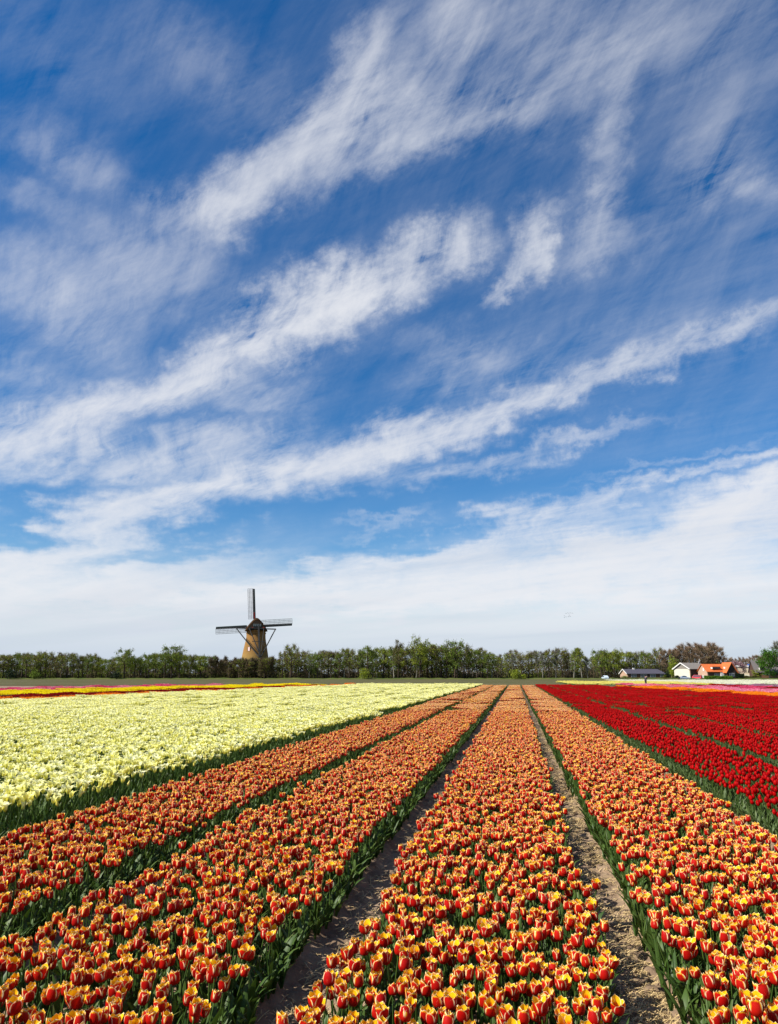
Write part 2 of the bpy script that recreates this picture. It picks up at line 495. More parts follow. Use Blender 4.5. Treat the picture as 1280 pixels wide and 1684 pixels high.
def white_mat():
    m, N, out = material('pale_yellow_petal')
    u, v, _ = N.sep(uvnode(N))
    u = N.m('ABSOLUTE', N.m('SUBTRACT', N.m('MULTIPLY', u, 2.0), 1.0))
    r = rnd_value(N)
    st = N.noise(N.vm('ADD', N.vm('MULTIPLY', uvnode(N), (9.0, 1.4, 1)), N.xyz(N.m('MULTIPLY', r, 31.0), 0.0, 0.0)), 1.0, 3, .6)
    tip = N.mix(r, (.97, .96, .60), (.96, .91, .24))
    mid = N.mix(r, (.84, .82, .06), (.93, .87, .12))
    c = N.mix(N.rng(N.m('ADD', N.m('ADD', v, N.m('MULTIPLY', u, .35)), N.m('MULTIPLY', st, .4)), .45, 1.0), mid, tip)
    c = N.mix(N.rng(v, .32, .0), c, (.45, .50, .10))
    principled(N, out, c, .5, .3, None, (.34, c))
    return m
def simple_petal(name, lo, hi, base, tr=.28, spec=.15):
    m, N, out = material(name)
    u, v, _ = N.sep(uvnode(N))
    r = rnd_value(N)
    st = N.noise(N.vm('ADD', N.vm('MULTIPLY', uvnode(N), (8.0, 1.4, 1)), N.xyz(N.m('MULTIPLY', r, 31.0), 0.0, 0.0)), 1.0, 3, .6)
    c = N.mix(r, lo, hi)
    c = N.mix(N.m('MULTIPLY', N.rng(st, .45, .75), .45), c, base)
    c = N.mix(N.rng(v, .25, .0), c, base)
    principled(N, out, c, .45, spec, None, (tr, c))
    return m
def leaf_mat(la=(.036, .084, .012), lb=(.085, .140, .022), nm='tulip_leaf'):
    m, N, out = material(nm)
    u, v, _ = N.sep(uvnode(N))
    r = rnd_value(N)
    st = N.noise(N.vm('MULTIPLY', uvnode(N), (14.0, .8, 1)), 1.0, 3, .6)
    c = N.mix(r, la, lb)
    c = N.mix(N.m('MULTIPLY', N.rng(st, .4, .7), .4), c, (.060, .105, .036))
    c = N.mix(N.m('MULTIPLY', N.rng(v, .75, 1.0), N.rng(r, .6, 1.0, 0.0, .7)), c, (.16, .16, .05))
    principled(N, out, c, .48, .28, None, (.24, (.06, .11, .012)))
    return m
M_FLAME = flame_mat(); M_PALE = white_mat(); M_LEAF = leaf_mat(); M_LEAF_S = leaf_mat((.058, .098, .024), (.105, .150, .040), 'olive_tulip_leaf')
M_RED = simple_petal('scarlet_petal', (.30, .001, .0015), (.46, .002, .002), (.22, .001, .002), .16, .06)
M_PINK = simple_petal('pink_petal', (.72, .10, .22), (.88, .42, .48), (.62, .05, .16))
M_YEL = simple_petal('yellow_petal', (.94, .74, .006), (.95, .82, .012), (.9, .68, .006))
M_ORANGE = simple_petal('orange_petal', (.86, .20, .006), (.92, .33, .012), (.8, .16, .006))
M_DARKRED = simple_petal('dark_red_petal', (.26, .006, .008), (.36, .012, .010), (.2, .004, .008))
M_PURPLE = simple_petal('mauve_petal', (.34, .17, .26), (.50, .24, .36), (.25, .14, .16))
M_LEMON = simple_petal('lemon_petal', (.88, .76, .14), (.90, .80, .28), (.8, .72, .12))
M_CREAM = simple_petal('cream_petal', (.85, .83, .60), (.88, .86, .72), (.7, .72, .4))
M_ROSE = simple_petal('rose_petal', (.74, .05, .17), (.86, .14, .28), (.62, .03, .12))

# ------------------------------------------------------------------ tulips: shapes
KINDS = {
  'flame': dict(H=.064, R=.0285, r=[(0, .16), (.15, .70), (.4, 1.0), (.7, 1.02), (.88, .99), (1, .98)], z=[(0, 0), (.15, .09), (.5, .48), (1, 1)],
                w=[(0, .35), (.2, .78), (.5, 1.0), (.72, .95), (.87, .70), (.95, .42), (1, .05)], W=.0285),
  'scarlet': dict(H=.070, R=.0265, r=[(0, .18), (.2, .78), (.5, 1.0), (.8, .76), (1, .38)], z=[(0, 0), (.15, .08), (.5, .48), (1, 1)],
                w=[(0, .35), (.25, .8), (.5, 1.0), (.75, .82), (.9, .45), (1, .03)], W=.027),
  'pale': dict(H=.086, R=.064, r=[(0, .09), (.25, .30), (.5, .36), (.72, .55), (.88, .82), (1, 1.08)], z=[(0, 0), (.25, .28), (.5, .62), (.72, .90), (.88, 1.0), (1, .97)],
                w=[(0, .35), (.3, .9), (.5, 1.0), (.7, .8), (.88, .4), (1, .02)], W=.0190),
  'bud': dict(H=.075, R=.016, r=[(0, .25), (.3, 1.0), (.6, .8), (1, .12)], z=[(0, 0), (.5, .5), (1, 1)],
                w=[(0, .5), (.5, 1.0), (.8, .7), (1, .05)], W=.016),
}
def lerp_tab(tab, x): return np.interp(x, [a for a, _ in tab], [b for _, b in tab])
def petal(kind, inner, nu, nv, g, opening=1.0):
    k = KINDS[kind]
    v = np.linspace(0, 1, nv+1)
    if nv <= 3: v = np.array([0, .35, .75, 1.0])[:nv+1] if nv == 3 else np.array([0, .55, 1.0])
    r = k['R']*lerp_tab(k['r'], v)*(.90 if inner else 1.0)*(1+(opening-1)*v)
    z = k['H']*lerp_tab(k['z'], v)*(1.03 if inner else 1.0)
    w = k['W']*lerp_tab(k['w'], v)
    u = np.linspace(-1, 1, nu+1)
    curl = g.uniform(-.10, .16); skew = g.uniform(-.12, .12); wob = g.uniform(0, 6)
    U, V = np.meshgrid(u, v)
    r2 = r[:, None]*(1+curl*U**2*np.clip(V-.3, 0, 1)+.03*np.sin(wob+5*V+3*U))
    a = np.clip(w/np.maximum(r, .0035), 0, 1.25)[:, None]*(U+skew*V*(1-np.abs(U)))
    z2 = z[:, None]-.004*U**2*V
    P = np.stack([r2*np.cos(a), r2*np.sin(a), z2], -1).reshape(-1, 3)
    n = nu+1
    F = [(i*n+j, i*n+j+1, (i+1)*n+j+1, (i+1)*n+j) for i in range(nv) for j in range(nu)]
    uv = np.stack([U*.5+.5, V], -1).reshape(-1, 2)
    return P, np.array(F), uv
def rotz(P, a):
    c, s = math.cos(a), math.sin(a)
    return P @ np.array([[c, s, 0], [-s, c, 0], [0, 0, 1]])
def rotx(P, a):
    c, s = math.cos(a), math.sin(a)
    return P @ np.array([[1, 0, 0], [0, c, s], [0, -s, c]])
def leaf(L, W_, out_, g, nv=5, fold=.35, twist=0.0):
    t = np.linspace(0, 1, nv+1)
    droop = g.uniform(.15, .55)
    x = out_*t**1.7; z = L*(t-droop*t**3*.5)
    y = L*.10*g.uniform(-1, 1)*t**2
    w = W_*np.interp(t, [0, .2, .45, .75, 1], [.45, .85, 1, .62, .03])
    tw = twist*t
    vs = []; uv = []
    for i in range(nv+1):
        for j, s in enumerate((-1, 0, 1)):
            off = np.array([-(fold*w[i] if s == 0 else 0)+s*w[i]*math.sin(tw[i]), s*w[i]*math.cos(tw[i]), 0])
            vs.append(np.array([x[i], y[i], z[i]])+off); uv.append((.5+.5*s, t[i]))
    F = []
    for i in range(nv):
        for j in range(2):
            F.append((i*3+j, i*3+j+1, (i+1)*3+j+1, (i+1)*3+j))
    return np.array(vs), np.array(F), np.array(uv)
def stem(h, bx, by, r=.0036, n=5, seg=3):
    vs = []; uv = []
    for i in range(seg+1):
        t = i/seg
        for k in range(n):
            a = 2*PI*k/n
            vs.append((bx*t*t+r*math.cos(a), by*t*t+r*math.sin(a), h*t)); uv.append((k/n, .3))
    F = [(i*n+k, i*n+(k+1) % n, (i+1)*n+(k+1) % n, (i+1)*n+k) for i in range(seg) for k in range(n)]
    return np.array(vs), np.array(F), np.array(uv)
class Join:
    def __init__(self): self.V = []; self.F = []; self.UV = []; self.M = []; self.R = []; self.n = 0
    def add(self, P, F, uv, mi, rnd=0.0):
        self.V.append(P); self.F.append(F+self.n); self.UV.append(uv); self.M.append(np.full(len(F), mi)); self.R.append(np.full(len(P), rnd)); self.n += len(P)
    def mesh(self, name, mats, smooth=True):
        return mesh_np(name, np.concatenate(self.V), np.concatenate(self.F), np.concatenate(self.UV), smooth, attrs={'rnd': np.concatenate(self.R)},
                       mats=mats, mat_idx=np.concatenate(self.M))
TALL = {'flame': .290, 'scarlet': .315, 'pale': .405, 'bud': .36}
def plant(J, kind, g, x=0, y=0, lod=0, scale=1.0, rnd=0.0, mi=0, flower=True, rz=None, tall=None):
    """adds one whole tulip to the joined mesh J"""
    h = (tall or TALL[kind])*g.uniform(.90, 1.08)
    tilt = abs(g.normal(0, .14)); td = g.uniform(0, 2*PI)
    bx, by = h*math.tan(tilt)*math.cos(td)*.8, h*math.tan(tilt)*math.sin(td)*.8
    off = np.array([x, y, 0])
    if flower:
        nu, nv = ((4, 6), (2, 3), (1, 2))[lod]
        a0 = g.uniform(0, 2*PI); opn = g.uniform(.68, 1.24)
        for k in range(6):
            if lod == 2 and k % 2: continue
            P, F, uv = petal(kind, k % 2, nu, nv, g, opn)
            if lod == 2: P[:, :2] *= 1.15
            P = rotz(rotx(rotz(P, a0+k*PI/3-td), tilt), td-PI/2+PI/2)*g.uniform(.98, 1.02)
            J.add(P*scale*np.array([1, 1, g.uniform(.88, 1.10)])+off+np.array([bx, by, h]), F, uv, mi, rnd)
        if lod == 0:
            P, F, uv = stem(h+.004, bx, by); J.add(P+off, F, uv, 1, rnd)
        elif lod == 1:
            P, F, uv = stem(h+.004, bx, by, .004, 3, 1); J.add(P+off, F, uv, 1, rnd)
    nl = (3, 2, 1)[lod]
    a0 = g.uniform(0, 2*PI)
    for k in range(nl):
        L = h*g.uniform(.62, .95)
        P, F, uv = leaf(L, g.uniform(.014, .024)*(1.0, 1.2, 1.9)[lod], g.uniform(.05, .15), g, (5, 3, 2)[lod], .35, g.uniform(-.6, .6))
        J.add(rotz(P, a0+k*2*PI/nl+g.uniform(-.5, .5))+off, F, uv, 1, rnd)
def tuft(J, g, L, x=0, y=0, rnd=0, n=4, lod=0):
    a0 = g.uniform(0, 2*PI)
    for k in range(n):
        P, F, uv = leaf(L*g.uniform(.75, 1.1), g.uniform(.014, .026), g.uniform(.05, .17), g, (5, 3, 2)[lod], .35, g.uniform(-.8, .8))
        J.add(rotz(P, a0+k*2*PI/n+g.uniform(-.5, .5))+np.array([x, y, 0]), F, uv, 1, rnd)

# ------------------------------------------------------------------ masses of flowers: one object each, its plants set out by geometry nodes
SPECIMENS = {}
def specimen_collection(name, meshes):
    c = bpy.data.collections.new(name)
    for i, me in enumerate(meshes):
        o = bpy.data.objects.new('%s_%02d' % (name, i), me)
        c.objects.link(o)
    return c
def scatter(name, pts, rots, scales, pick, coll, label, group=None):
    me = bpy.data.meshes.new(name)
    n = len(pts)
    me.vertices.add(n); me.vertices.foreach_set('co', np.asarray(pts, dtype=np.float32).ravel())
    a = me.attributes.new('rot', 'FLOAT_VECTOR', 'POINT'); a.data.foreach_set('vector', np.asarray(rots, dtype=np.float32).ravel())
    a = me.attributes.new('scl', 'FLOAT_VECTOR', 'POINT'); a.data.foreach_set('vector', np.asarray(scales, dtype=np.float32).ravel())
    a = me.attributes.new('pick', 'INT', 'POINT'); a.data.foreach_set('value', np.asarray(pick, dtype=np.int32))
    me.update()
    ng = bpy.data.node_groups.new(name, 'GeometryNodeTree')
    ng.interface.new_socket('Geometry', in_out='INPUT', socket_type='NodeSocketGeometry')
    ng.interface.new_socket('Geometry', in_out='OUTPUT', socket_type='NodeSocketGeometry')
    gi = ng.nodes.new('NodeGroupInput'); go = ng.nodes.new('NodeGroupOutput')
    ip = ng.nodes.new('GeometryNodeInstanceOnPoints')
    ci = ng.nodes.new('GeometryNodeCollectionInfo')
    ci.inputs['Collection'].default_value = coll
    ci.inputs['Separate Children'].default_value = True
    ci.inputs['Reset Children'].default_value = True
    def na(nm, ty):
        x = ng.nodes.new('GeometryNodeInputNamedAttribute'); x.data_type = ty; x.inputs['Name'].default_value = nm
        return x.outputs['Attribute']
    e2r = ng.nodes.new('FunctionNodeEulerToRotation')
    L = ng.links.new
    L(gi.outputs[0], ip.inputs['Points']); L(ci.outputs[0], ip.inputs['Instance'])
    ip.inputs['Pick Instance'].default_value = True
    L(na('pick', 'INT'), ip.inputs['Instance Index'])
    L(na('rot', 'FLOAT_VECTOR'), e2r.inputs[0]); L(e2r.outputs[0], ip.inputs['Rotation'])
    L(na('scl', 'FLOAT_VECTOR'), ip.inputs['Scale'])
    L(ip.outputs[0], go.inputs[0])
    o = new_obj(name, me)
    md = o.modifiers.new('plants', 'NODES'); md.node_group = ng
    tag(o, label, None, group, 'stuff')
    return o
g3 = np.random.default_rng(21)
LEAF_OF = {'scarlet': M_LEAF_S}
def near_specimens(kind, mat, n=6):
    ms = []
    for i in range(n):
        J = Join(); plant(J, kind, g3); ms.append(J.mesh(kind+'_tulip', [mat, LEAF_OF.get(kind, M_LEAF)]))
    if kind == 'pale':
        J = Join(); plant(J, 'bud', g3, tall=.36); ms.append(J.mesh('bud_tulip', [M_LEMON, M_LEAF]))
    else:
        J = Join(); plant(J, kind, g3, flower=False); ms.append(J.mesh('leafy_tulip', [mat, LEAF_OF.get(kind, M_LEAF)]))
    for i in range(3):
        J = Join(); tuft(J, g3, TALL[kind]*.75, n=5); ms.append(J.mesh('leaf_tuft', [mat, LEAF_OF.get(kind, M_LEAF)]))
    return ms            # 0..n-1 in flower, n odd one, n+1.. tufts
BED_W = 1.38
def tile_specimens(kind, mat, dens, n=4, lod=1, length=1.0, width=BED_W, tall=None, fs=1.0):
    ms = []
    for i in range(n):
        J = Join()
        nx = max(2, int(round(width*math.sqrt(dens)))); ny = max(2, int(round(length*math.sqrt(dens))))
        for a in range(nx):
            for b in range(ny):
                if g3.random() < .07: continue
                x = -width/2+width*(a+.5+g3.uniform(-.42, .42))/nx; y = length*(b+.5+g3.uniform(-.42, .42))/ny
                if abs(x) > width/2-.02*g3.random(): continue
                plant(J, kind, g3, x, y, lod, fs, g3.random(), tall=tall)
        if lod < 2:
            for s in (-1, 1):
                for q in range(int(9*length)):
                    tuft(J, g3, (tall or TALL[kind])*.75, s*(width/2+g3.uniform(-.06, .03)), g3.uniform(0, length), g3.random(), 2, 1)
        ms.append(J.mesh(kind+'_patch', [mat, LEAF_OF.get(kind, M_LEAF)]))
    return ms
def frame_x(p, extra):      # horizontal position in the photograph of a point
    d = p[0]*F_[0]+p[1]*F_[1]
    return 640+FPX*(p[0]*R_[0]+p[1]*R_[1])/max(d, .2)
def px_of(x, y, z):
    q = np.array([x, y, z-CAM_H]); d = q @ F_
    return 640+FPX*(q @ R_)/d, 842-FPX*(q @ U_)/d, d
def bed_plants(xc, y0, y1, sp, nflower, left_margin=1.0, width=BED_W, kind='flame'):
    """jittered rows of plants of one bed between y0 and y1: list of (x, y, rot, scale, pick)"""
    L = []
    nx = int(round(width/sp))
    y = y0
    drift = rng.uniform(0, 9)
    while y < y1:
        for a in range(nx):
            if rng.random() < .03: continue
            x = xc-width/2+width*(a+.5)/nx+rng.normal(0, sp*.26)
            yy = y+rng.normal(0, sp*.28)
            x += .03*math.sin(yy*1.7+drift)
            if vnoise(np.array(x*3.1+drift), np.array(yy*2.3))*1.0 < .07: continue
            px, py, d = px_of(x, yy, .3)
            if px < -90-220/max(d, 1) or px > 1370+220/max(d, 1): continue
            k = int(rng.integers(0, nflower)) if rng.random() > .04 else nflower
            L.append((x, yy, rng.uniform(0, 2*PI), rng.uniform(.82, 1.08), k))
        y += sp*1.12
    return L
def edge_tufts(xc, y0, y1, nflower, step=.055, width=BED_W):
    L = []
    for s in (-1, 1):
        y = y0
        while y < y1:
            x = xc+s*(width/2+rng.normal(-.05, .028)); yy = y+rng.uniform(-.03, .03)
            px, py, d = px_of(x, yy, .1)
            if -120 < px < 1400: L.append((x, yy, rng.uniform(0, 2*PI), rng.uniform(.55, .88), nflower+1+int(rng.integers(0, 3))))
            y += step
    return L
def to_scatter(name, L, coll, label):
    L = np.array([tuple(q)+(1.0,)*(6-len(q)) for q in L])
    pts = np.stack([L[:, 0], L[:, 1], np.zeros(len(L))-.01], -1)
    tl = rng.normal(0, .05, (len(L), 2))
    rots = np.stack([tl[:, 0], tl[:, 1], L[:, 2]], -1)
    scl = np.stack([L[:, 3]*L[:, 5], L[:, 3], L[:, 3]], -1)
    return scatter(name, pts, rots, scl, L[:, 4].astype(int), coll, label)
def bed_tiles(xc, y0, y1, length, npick, off):
    L = []; y = y0
    while y < y1:
        px, py, d = px_of(xc, y+.5, .3)
        if -160 < px < 1440:
            fl = rng.random() < .5
            L.append((xc, y+(length if fl else 0), PI if fl else 0, 1.0, off+int(rng.integers(0, npick))))
        y += length
    return L

# -- the four beds of red and yellow tulips
NF = 10
flame_near = near_specimens('flame', M_FLAME, NF)
flame_tile = tile_specimens('flame', M_FLAME, 150, 5)
C_FLAME = specimen_collection('flame_specimens', flame_near+flame_tile)
FLAME_BEDS = {0: 'the bed between the furrows', 1: 'the bed beside the scarlet field',
              -1: 'the bed left of the shaded furrow', -2: 'the bed beside the pale yellow field'}
NEAR_Y = 30.0
BED_C = {0: (-.275, 1.40), 1: (1.535, 1.50), -1: (-2.13, 1.44), -2: (-3.96, 1.45)}
def y_front(xc): return 2.45 if xc > -3 else 3.4
flame_lists = {}
for b in FLAME_BEDS:
    xc, bw = BED_C[b]
    flame_lists[b] = bed_plants(xc, y_front(xc), NEAR_Y, .080, NF, width=bw)
# the 300 that show largest stand as single plants
cand = []
for b, L in flame_lists.items():
    for i, p in enumerate(L):
        px, py, d = px_of(p[0], p[1], .33)
        if p[4] < NF and 4 < px < 1276 and py < 1676:
            cand.append((d, b, i))
cand.sort()
single = cand[:300]
taken = {b: set() for b in FLAME_BEDS}
for d, b, i in single: taken[b].add(i)

# shared meshes of the single tulips
def specimen_parts(kind, mat, n):
    V = []
    for i in range(n):
        h = TALL[kind]*g3.uniform(.90, 1.08); td = g3.uniform(0, 2*PI); tl = abs(g3.normal(0, .13)); bx, by = h*tl*math.cos(td), h*tl*math.sin(td)
        opn = g3.uniform(.70, 1.22)
        mk = lambda nm, q, mt: mesh_np(nm, q[0], q[1], q[2], True, mat=mt)
        pet = [mk('petal', petal(kind, k % 2, 4, 6, g3, opn), mat) for k in range(4)]
        lv = [mk('leaf', leaf(h*g3.uniform(.65, .92), g3.uniform(.015, .024), g3.uniform(.05, .14), g3, 5, .35, g3.uniform(-.6, .6)), LEAF_OF.get(kind, M_LEAF)) for k in range(2)]
        J = Join()
        for k in range(6):
            P, F, uv = petal(kind, k % 2, 3, 4, g3, opn); J.add(rotz(P, k*PI/3), F, uv, 0)
        V.append(dict(h=h, b=(bx, by), td=td, tl=tl, petals=pet, leaves=lv, stem=mk('stem', stem(h+.004, bx, by), M_LEAF), flower=J.mesh('flower', [mat])))
    return V
def place_tulip(kind_name, V, x, y, rz, s, label, group, petals):
    t = thing(kind_name, label, 'tulip', (x, y, -.01), rz, group)
    t.scale = (s, s, s); t.rotation_euler = (rng.normal(0, .05), rng.normal(0, .05), rz)
    new_obj('stem', V['stem'], t)
    a0 = rng.uniform(0, 2*PI)
    for k in range(2):
        o = new_obj('leaf', V['leaves'][k], t); o.rotation_euler = (0, 0, a0+k*PI+rng.uniform(-.6, .6))
    a0 = rng.uniform(0, 2*PI)
    ex = (Matrix.Rotation(V['td'], 4, 'Z') @ Matrix.Rotation(V['tl']*1.4, 4, 'Y') @ Matrix.Rotation(-V['td'], 4, 'Z'))
    top = (V['b'][0], V['b'][1], V['h'])
    if petals:
        for k in range(6):
            o = new_obj('petal', V['petals'][(k % 2)+2*int(rng.integers(0, 2))], t)
            o.location = top; o.rotation_euler = (ex @ Matrix.Rotation(a0+k*PI/3+rng.normal(0, .06), 4, 'Z') @ Matrix.Rotation(rng.normal(0, .05), 4, 'Y')).to_euler()
            o.scale = (1, 1, rng.uniform(.88, 1.10))
    else:
        o = new_obj('flower', V['flower'], t); o.location = top
        o.rotation_euler = (ex @ Matrix.Rotation(a0, 4, 'Z')).to_euler()
    return t
VF = specimen_parts('flame', M_FLAME, 10)
def spot(p, b):
    q = (p[0]-BED_C[b][0])/BED_C[b][1]
    return 'on the left edge of' if q < -.36 else 'on the right edge of' if q > .36 else 'in the middle of'
for d, b, i in single:
    p = flame_lists[b][i]
    place_tulip('striped_tulip', VF[int(rng.integers(0, 10))], p[0], p[1], p[2], p[3],
                'red tulip, yellow inside, %s %s' % (spot(p, b), FLAME_BEDS[b]), 'nearest red and yellow tulips in ' + FLAME_BEDS[b], True)
for b in FLAME_BEDS:
    xc, bw = BED_C[b]
    L = [p for i, p in enumerate(flame_lists[b]) if i not in taken[b]]
    L += edge_tufts(xc, y_front(xc), NEAR_Y, NF, width=bw)
    L += [q+(bw/BED_W,) for q in bed_tiles(xc, NEAR_Y, ROW_END-1, 1.0, 5, NF+4)]
    to_scatter('striped_tulips', L, C_FLAME, 'mass of red and yellow tulips in ' + FLAME_BEDS[b])

# -- the pale yellow field on the left
pale_near = near_specimens('pale', M_PALE, NF)
pale_tile = tile_specimens('pale', M_PALE, 105, 5)
C_PALE = specimen_collection('pale_specimens', pale_near+pale_tile)
PALE_Y = 24.0
Lp = []; Lt = []
for k in range(3, 16):
    xc = BED0-PITCH_BED*k
    if xc < -27.2: break
    Lp += [(q[0], q[1], q[2], q[3]*(1.12 if k == 3 else 1.06), q[4]) for q in bed_plants(xc, max(5.0, -xc*1.05-1.5), PALE_Y, .105, NF, width=BED_W+.12)]
    if k < 8: Lt += edge_tufts(xc, max(5.0, -xc*1.05-1.5), PALE_Y, NF, .05)
    Lt += [q for q in bed_tiles(xc, max(PALE_Y, -xc*1.05-2), ROW_END+4, 1.0, 5, NF+4) if xc-.5 > -27.2+.07*(q[1]-43)]
cand = []
for i, p in enumerate(Lp):
    px, py, d = px_of(p[0], p[1], .45)
    if p[4] < NF and 3 < px < 1276: cand.append((d+(.0 if p[0] > -7.2 else 3.0), i))
cand.sort(); tk = set(i for _, i in cand[:300])
VP = specimen_parts('pale', M_PALE, 5)
for i in tk:
    p = Lp[i]
    place_tulip('pale_tulip', VP[int(rng.integers(0, 5))], p[0], p[1], p[2], p[3],
                'pale yellow tulip with pointed spreading petals at the near edge of its field', 'nearest pale yellow tulips', False)
to_scatter('pale_tulips', [p for i, p in enumerate(Lp) if i not in tk]+Lt, C_PALE, 'wide field of pale yellow tulips left of the striped beds')

# -- the scarlet field on the right
red_near = near_specimens('scarlet', M_RED, NF)
red_tile = tile_specimens('scarlet', M_RED, 112, 5)
C_RED = specimen_collection('scarlet_specimens', red_near+red_tile)
Lr = []; Lt = []
RED_Y = 28.0
for k in range(2, 11):
    xc = BED0+PITCH_BED*k
    Lr += bed_plants(xc, 5.5, RED_Y, .096, NF, width=1.40)
    Lt += edge_tufts(xc, 5.5, RED_Y, NF, .045)
    Lt += [q for q in bed_tiles(xc, RED_Y, ROW_END+2, 1.0, 5, NF+4) if xc+.7 < 17.7-.125*(q[1]-58)]
cand = []
for i, p in enumerate(Lr):
    px, py, d = px_of(p[0], p[1], .36)
    if p[4] < NF and 3 < px < 1276: cand.append((d, i))
cand.sort(); tk = set(i for _, i in cand[:300])
VR = specimen_parts('scarlet', M_RED, 5)
for i in tk:
    p = Lr[i]
    place_tulip('scarlet_tulip', VR[int(rng.integers(0, 5))], p[0], p[1], p[2], p[3],
                'plain scarlet tulip at the near corner of the red field', 'nearest scarlet tulips', False)
to_scatter('scarlet_tulips', [p for i, p in enumerate(Lr) if i not in tk]+Lt, C_RED, 'wide field of scarlet tulips right of the striped beds')

# -- the far strips
def strip(name, mats, x0, x1, y0, y1, label, h=.36, dens=95, slant=0.0, yr=50.0, kind='scarlet', pitch=PITCH_BED, width=1.5):
    w = (x1-x0)/max(1, round((x1-x0)/pitch))
    ms = []
    for mt in mats:
        ms += tile_specimens(kind, mt, dens, 3, 2, 2.0, w*.93, tall=h-.07, fs=1.35)
    c = specimen_collection(name+'_specimens', ms)
    L = []; x = x0+w/2
    while x < x1:
        y = y0
        while y < y1:
            xx = x+slant*(y+1-yr)
            px, py, d = px_of(xx, y, .3)
            if d > 5 and -160 < px < 1440:
                fl = rng.random() < .5
                L.append((xx, y+(2.0 if fl else 0), (PI if fl else 0)-math.atan(slant), 1.0, int(rng.integers(0, len(ms)))))
            y += 2.0
        x += w
    to_scatter(name, L, c, label)
strip('orange_tulips', [M_ORANGE], -30.1, -26.9, 26, ROW_END-1, 'narrow strip of orange tulips behind the pale yellow field', h=.37, slant=.07, yr=43)
strip('dark_red_tulips', [M_DARKRED], -35.9, -30.1, 30, ROW_END-4, 'strip of dark red tulips in front of the bright yellow strip', h=.34, slant=.09, yr=43)
strip('yellow_tulips', [M_YEL], -44.6, -35.9, 34, ROW_END-1, 'strip of bright yellow tulips far on the left', h=.42, slant=.14, yr=50)
strip('pink_tulips', [M_PINK, M_ROSE, M_ROSE], -54.5, -45.4, 45, 99, 'strip of pink tulips behind the bright yellow strip', h=.38, slant=.15, yr=62)
# strip('golden_tulips', [M_ORANGE, M_YEL], -59.5, -55.5, 50, 90, 'thin strip of golden tulips behind the pink strip', slant=.15, yr=70)
strip('orange_tulips', [M_ORANGE], 17.7, 20.8, 40, 98, 'strip of orange tulips between the scarlet field and the pink strip', slant=-.125, yr=58)
strip('pink_tulips', [M_PINK, M_PINK, M_ROSE], 20.9, 26.8, 50, 116, 'strip of pink tulips in front of the houses', h=.40, slant=-.125, yr=66)
strip('dark_red_tulips', [M_DARKRED, M_RED], 27.4, 31.6, 70, 112, 'strip of dark red tulips behind the pink strip on the right', slant=-.10, yr=88)
strip('mauve_tulips', [M_PURPLE], 31.8, 42.0, 85, 120, 'strip of faded mauve tulips before the cream strip', h=.30, slant=-.10, yr=100)
strip('lemon_tulips', [M_LEMON], 9, 33, 128, 176, 'far strip of lemon yellow tulips across the way to the houses', dens=22, pitch=2.4)
strip('cream_tulips', [M_CREAM], 26, 110, 177, 226, 'far strip of cream white tulips before the houses', dens=22, pitch=2.4)
strip('cream_tulips', [M_CREAM], 33.5, 96, 128, 176, 'cream white tulips at the right end of the lemon strip', dens=22, pitch=2.4)

# -- straw in the furrows
def straw(g_x, y0, y1, n, spread, name_seed):
    V = []; Fq = []
    gg = np.random.default_rng(name_seed)
    y = y0*(y1/y0)**gg.random(n)
    x = g_x+gg.normal(0, spread, n)
    kp = gg.random(n) < np.clip(fbm(x*7+3, y*3.5, 3)*3.2-.95, .03, 1); x, y = x[kp], y[kp]; n = len(x)
    a = gg.uniform(0, PI, n); L = gg.uniform(.025, .11, n); w = gg.uniform(.0011, .0024, n)
    for i in range(n):
        d = np.array([math.cos(a[i]), math.sin(a[i]), gg.normal(0, .22)]); s = np.array([-d[1], d[0], 0])*w[i]*(1+y[i]*.05)
        z = ground_z(x[i], y[i])+.012+gg.uniform(0, .022)
        b = len(V)
        for t in (-.5, 0, .5):
            p = np.array([x[i], y[i], z-.006*t*t*4+gg.normal(0, .002)])+d*L[i]*t
            V += [p-s, p+s+np.array([0, 0, .001])]
        Fq += [(b, b+1, b+3, b+2), (b+2, b+3, b+5, b+4)]
    return np.array(V), np.array(Fq)
M_STRAW = plain('straw', (.55, .40, .19), .6, .35, 25.0)
for gx_, n_, sp_, lab in ((BED0+PITCH_BED*.5+.04, 15000, .095, 'loose dry straw along the sunlit furrow'), (-1.17, 6500, .14, 'scattered straw in the shaded furrow')):
    V, Fq = straw(gx_, 3.2, 26, n_, sp_, int(gx_*100)+500)
    tag(new_obj('straw', mesh_np('straw', V, Fq, mat=M_STRAW)), lab, kind='stuff')

# ------------------------------------------------------------------ trees
M_BARK = plain('bark_brown', (.058, .042, .030), .95, .35, 2.0, .05)
M_BARKP = plain('bark_pale', (.22, .20, .16), .95, .35, 2.0, .05)
M_TWIG = plain('bare_twigs', (.125, .09, .058), .95, .35, .6, .05)
M_TWIGR = plain('reddish_twigs', (.21, .14, .088), .95, .35, .6, .05)
M_TWIGG = plain('grey_twigs', (.15, .135, .11), .95, .35, .6, .05)
def leafage(name, a, b, c2, tr=.3):
    m, N, out = material(name)
    f = N.m('FRACT', N.m('ADD', attr(N, 'rnd'), N.m('MULTIPLY', objrand(N), .37)))
    n = N.noise(objcoord(N), .45, 3, .6)
    c = N.mix(f, a, b); c = N.mix(N.rng(n, .45, .7), c, c2)
    principled(N, out, c, .7, .15, None, (tr, b))
    return m
M_LEAF_Y = leafage('spring_leaves', (.18, .235, .020), (.28, .32, .030), (.105, .135, .020))
M_LEAF_G = leafage('green_leaves', (.10, .155, .018), (.17, .23, .028), (.075, .11, .018))
M_LEAF_O = leafage('olive_leaves', (.105, .105, .028), (.155, .145, .040), (.085, .072, .030))
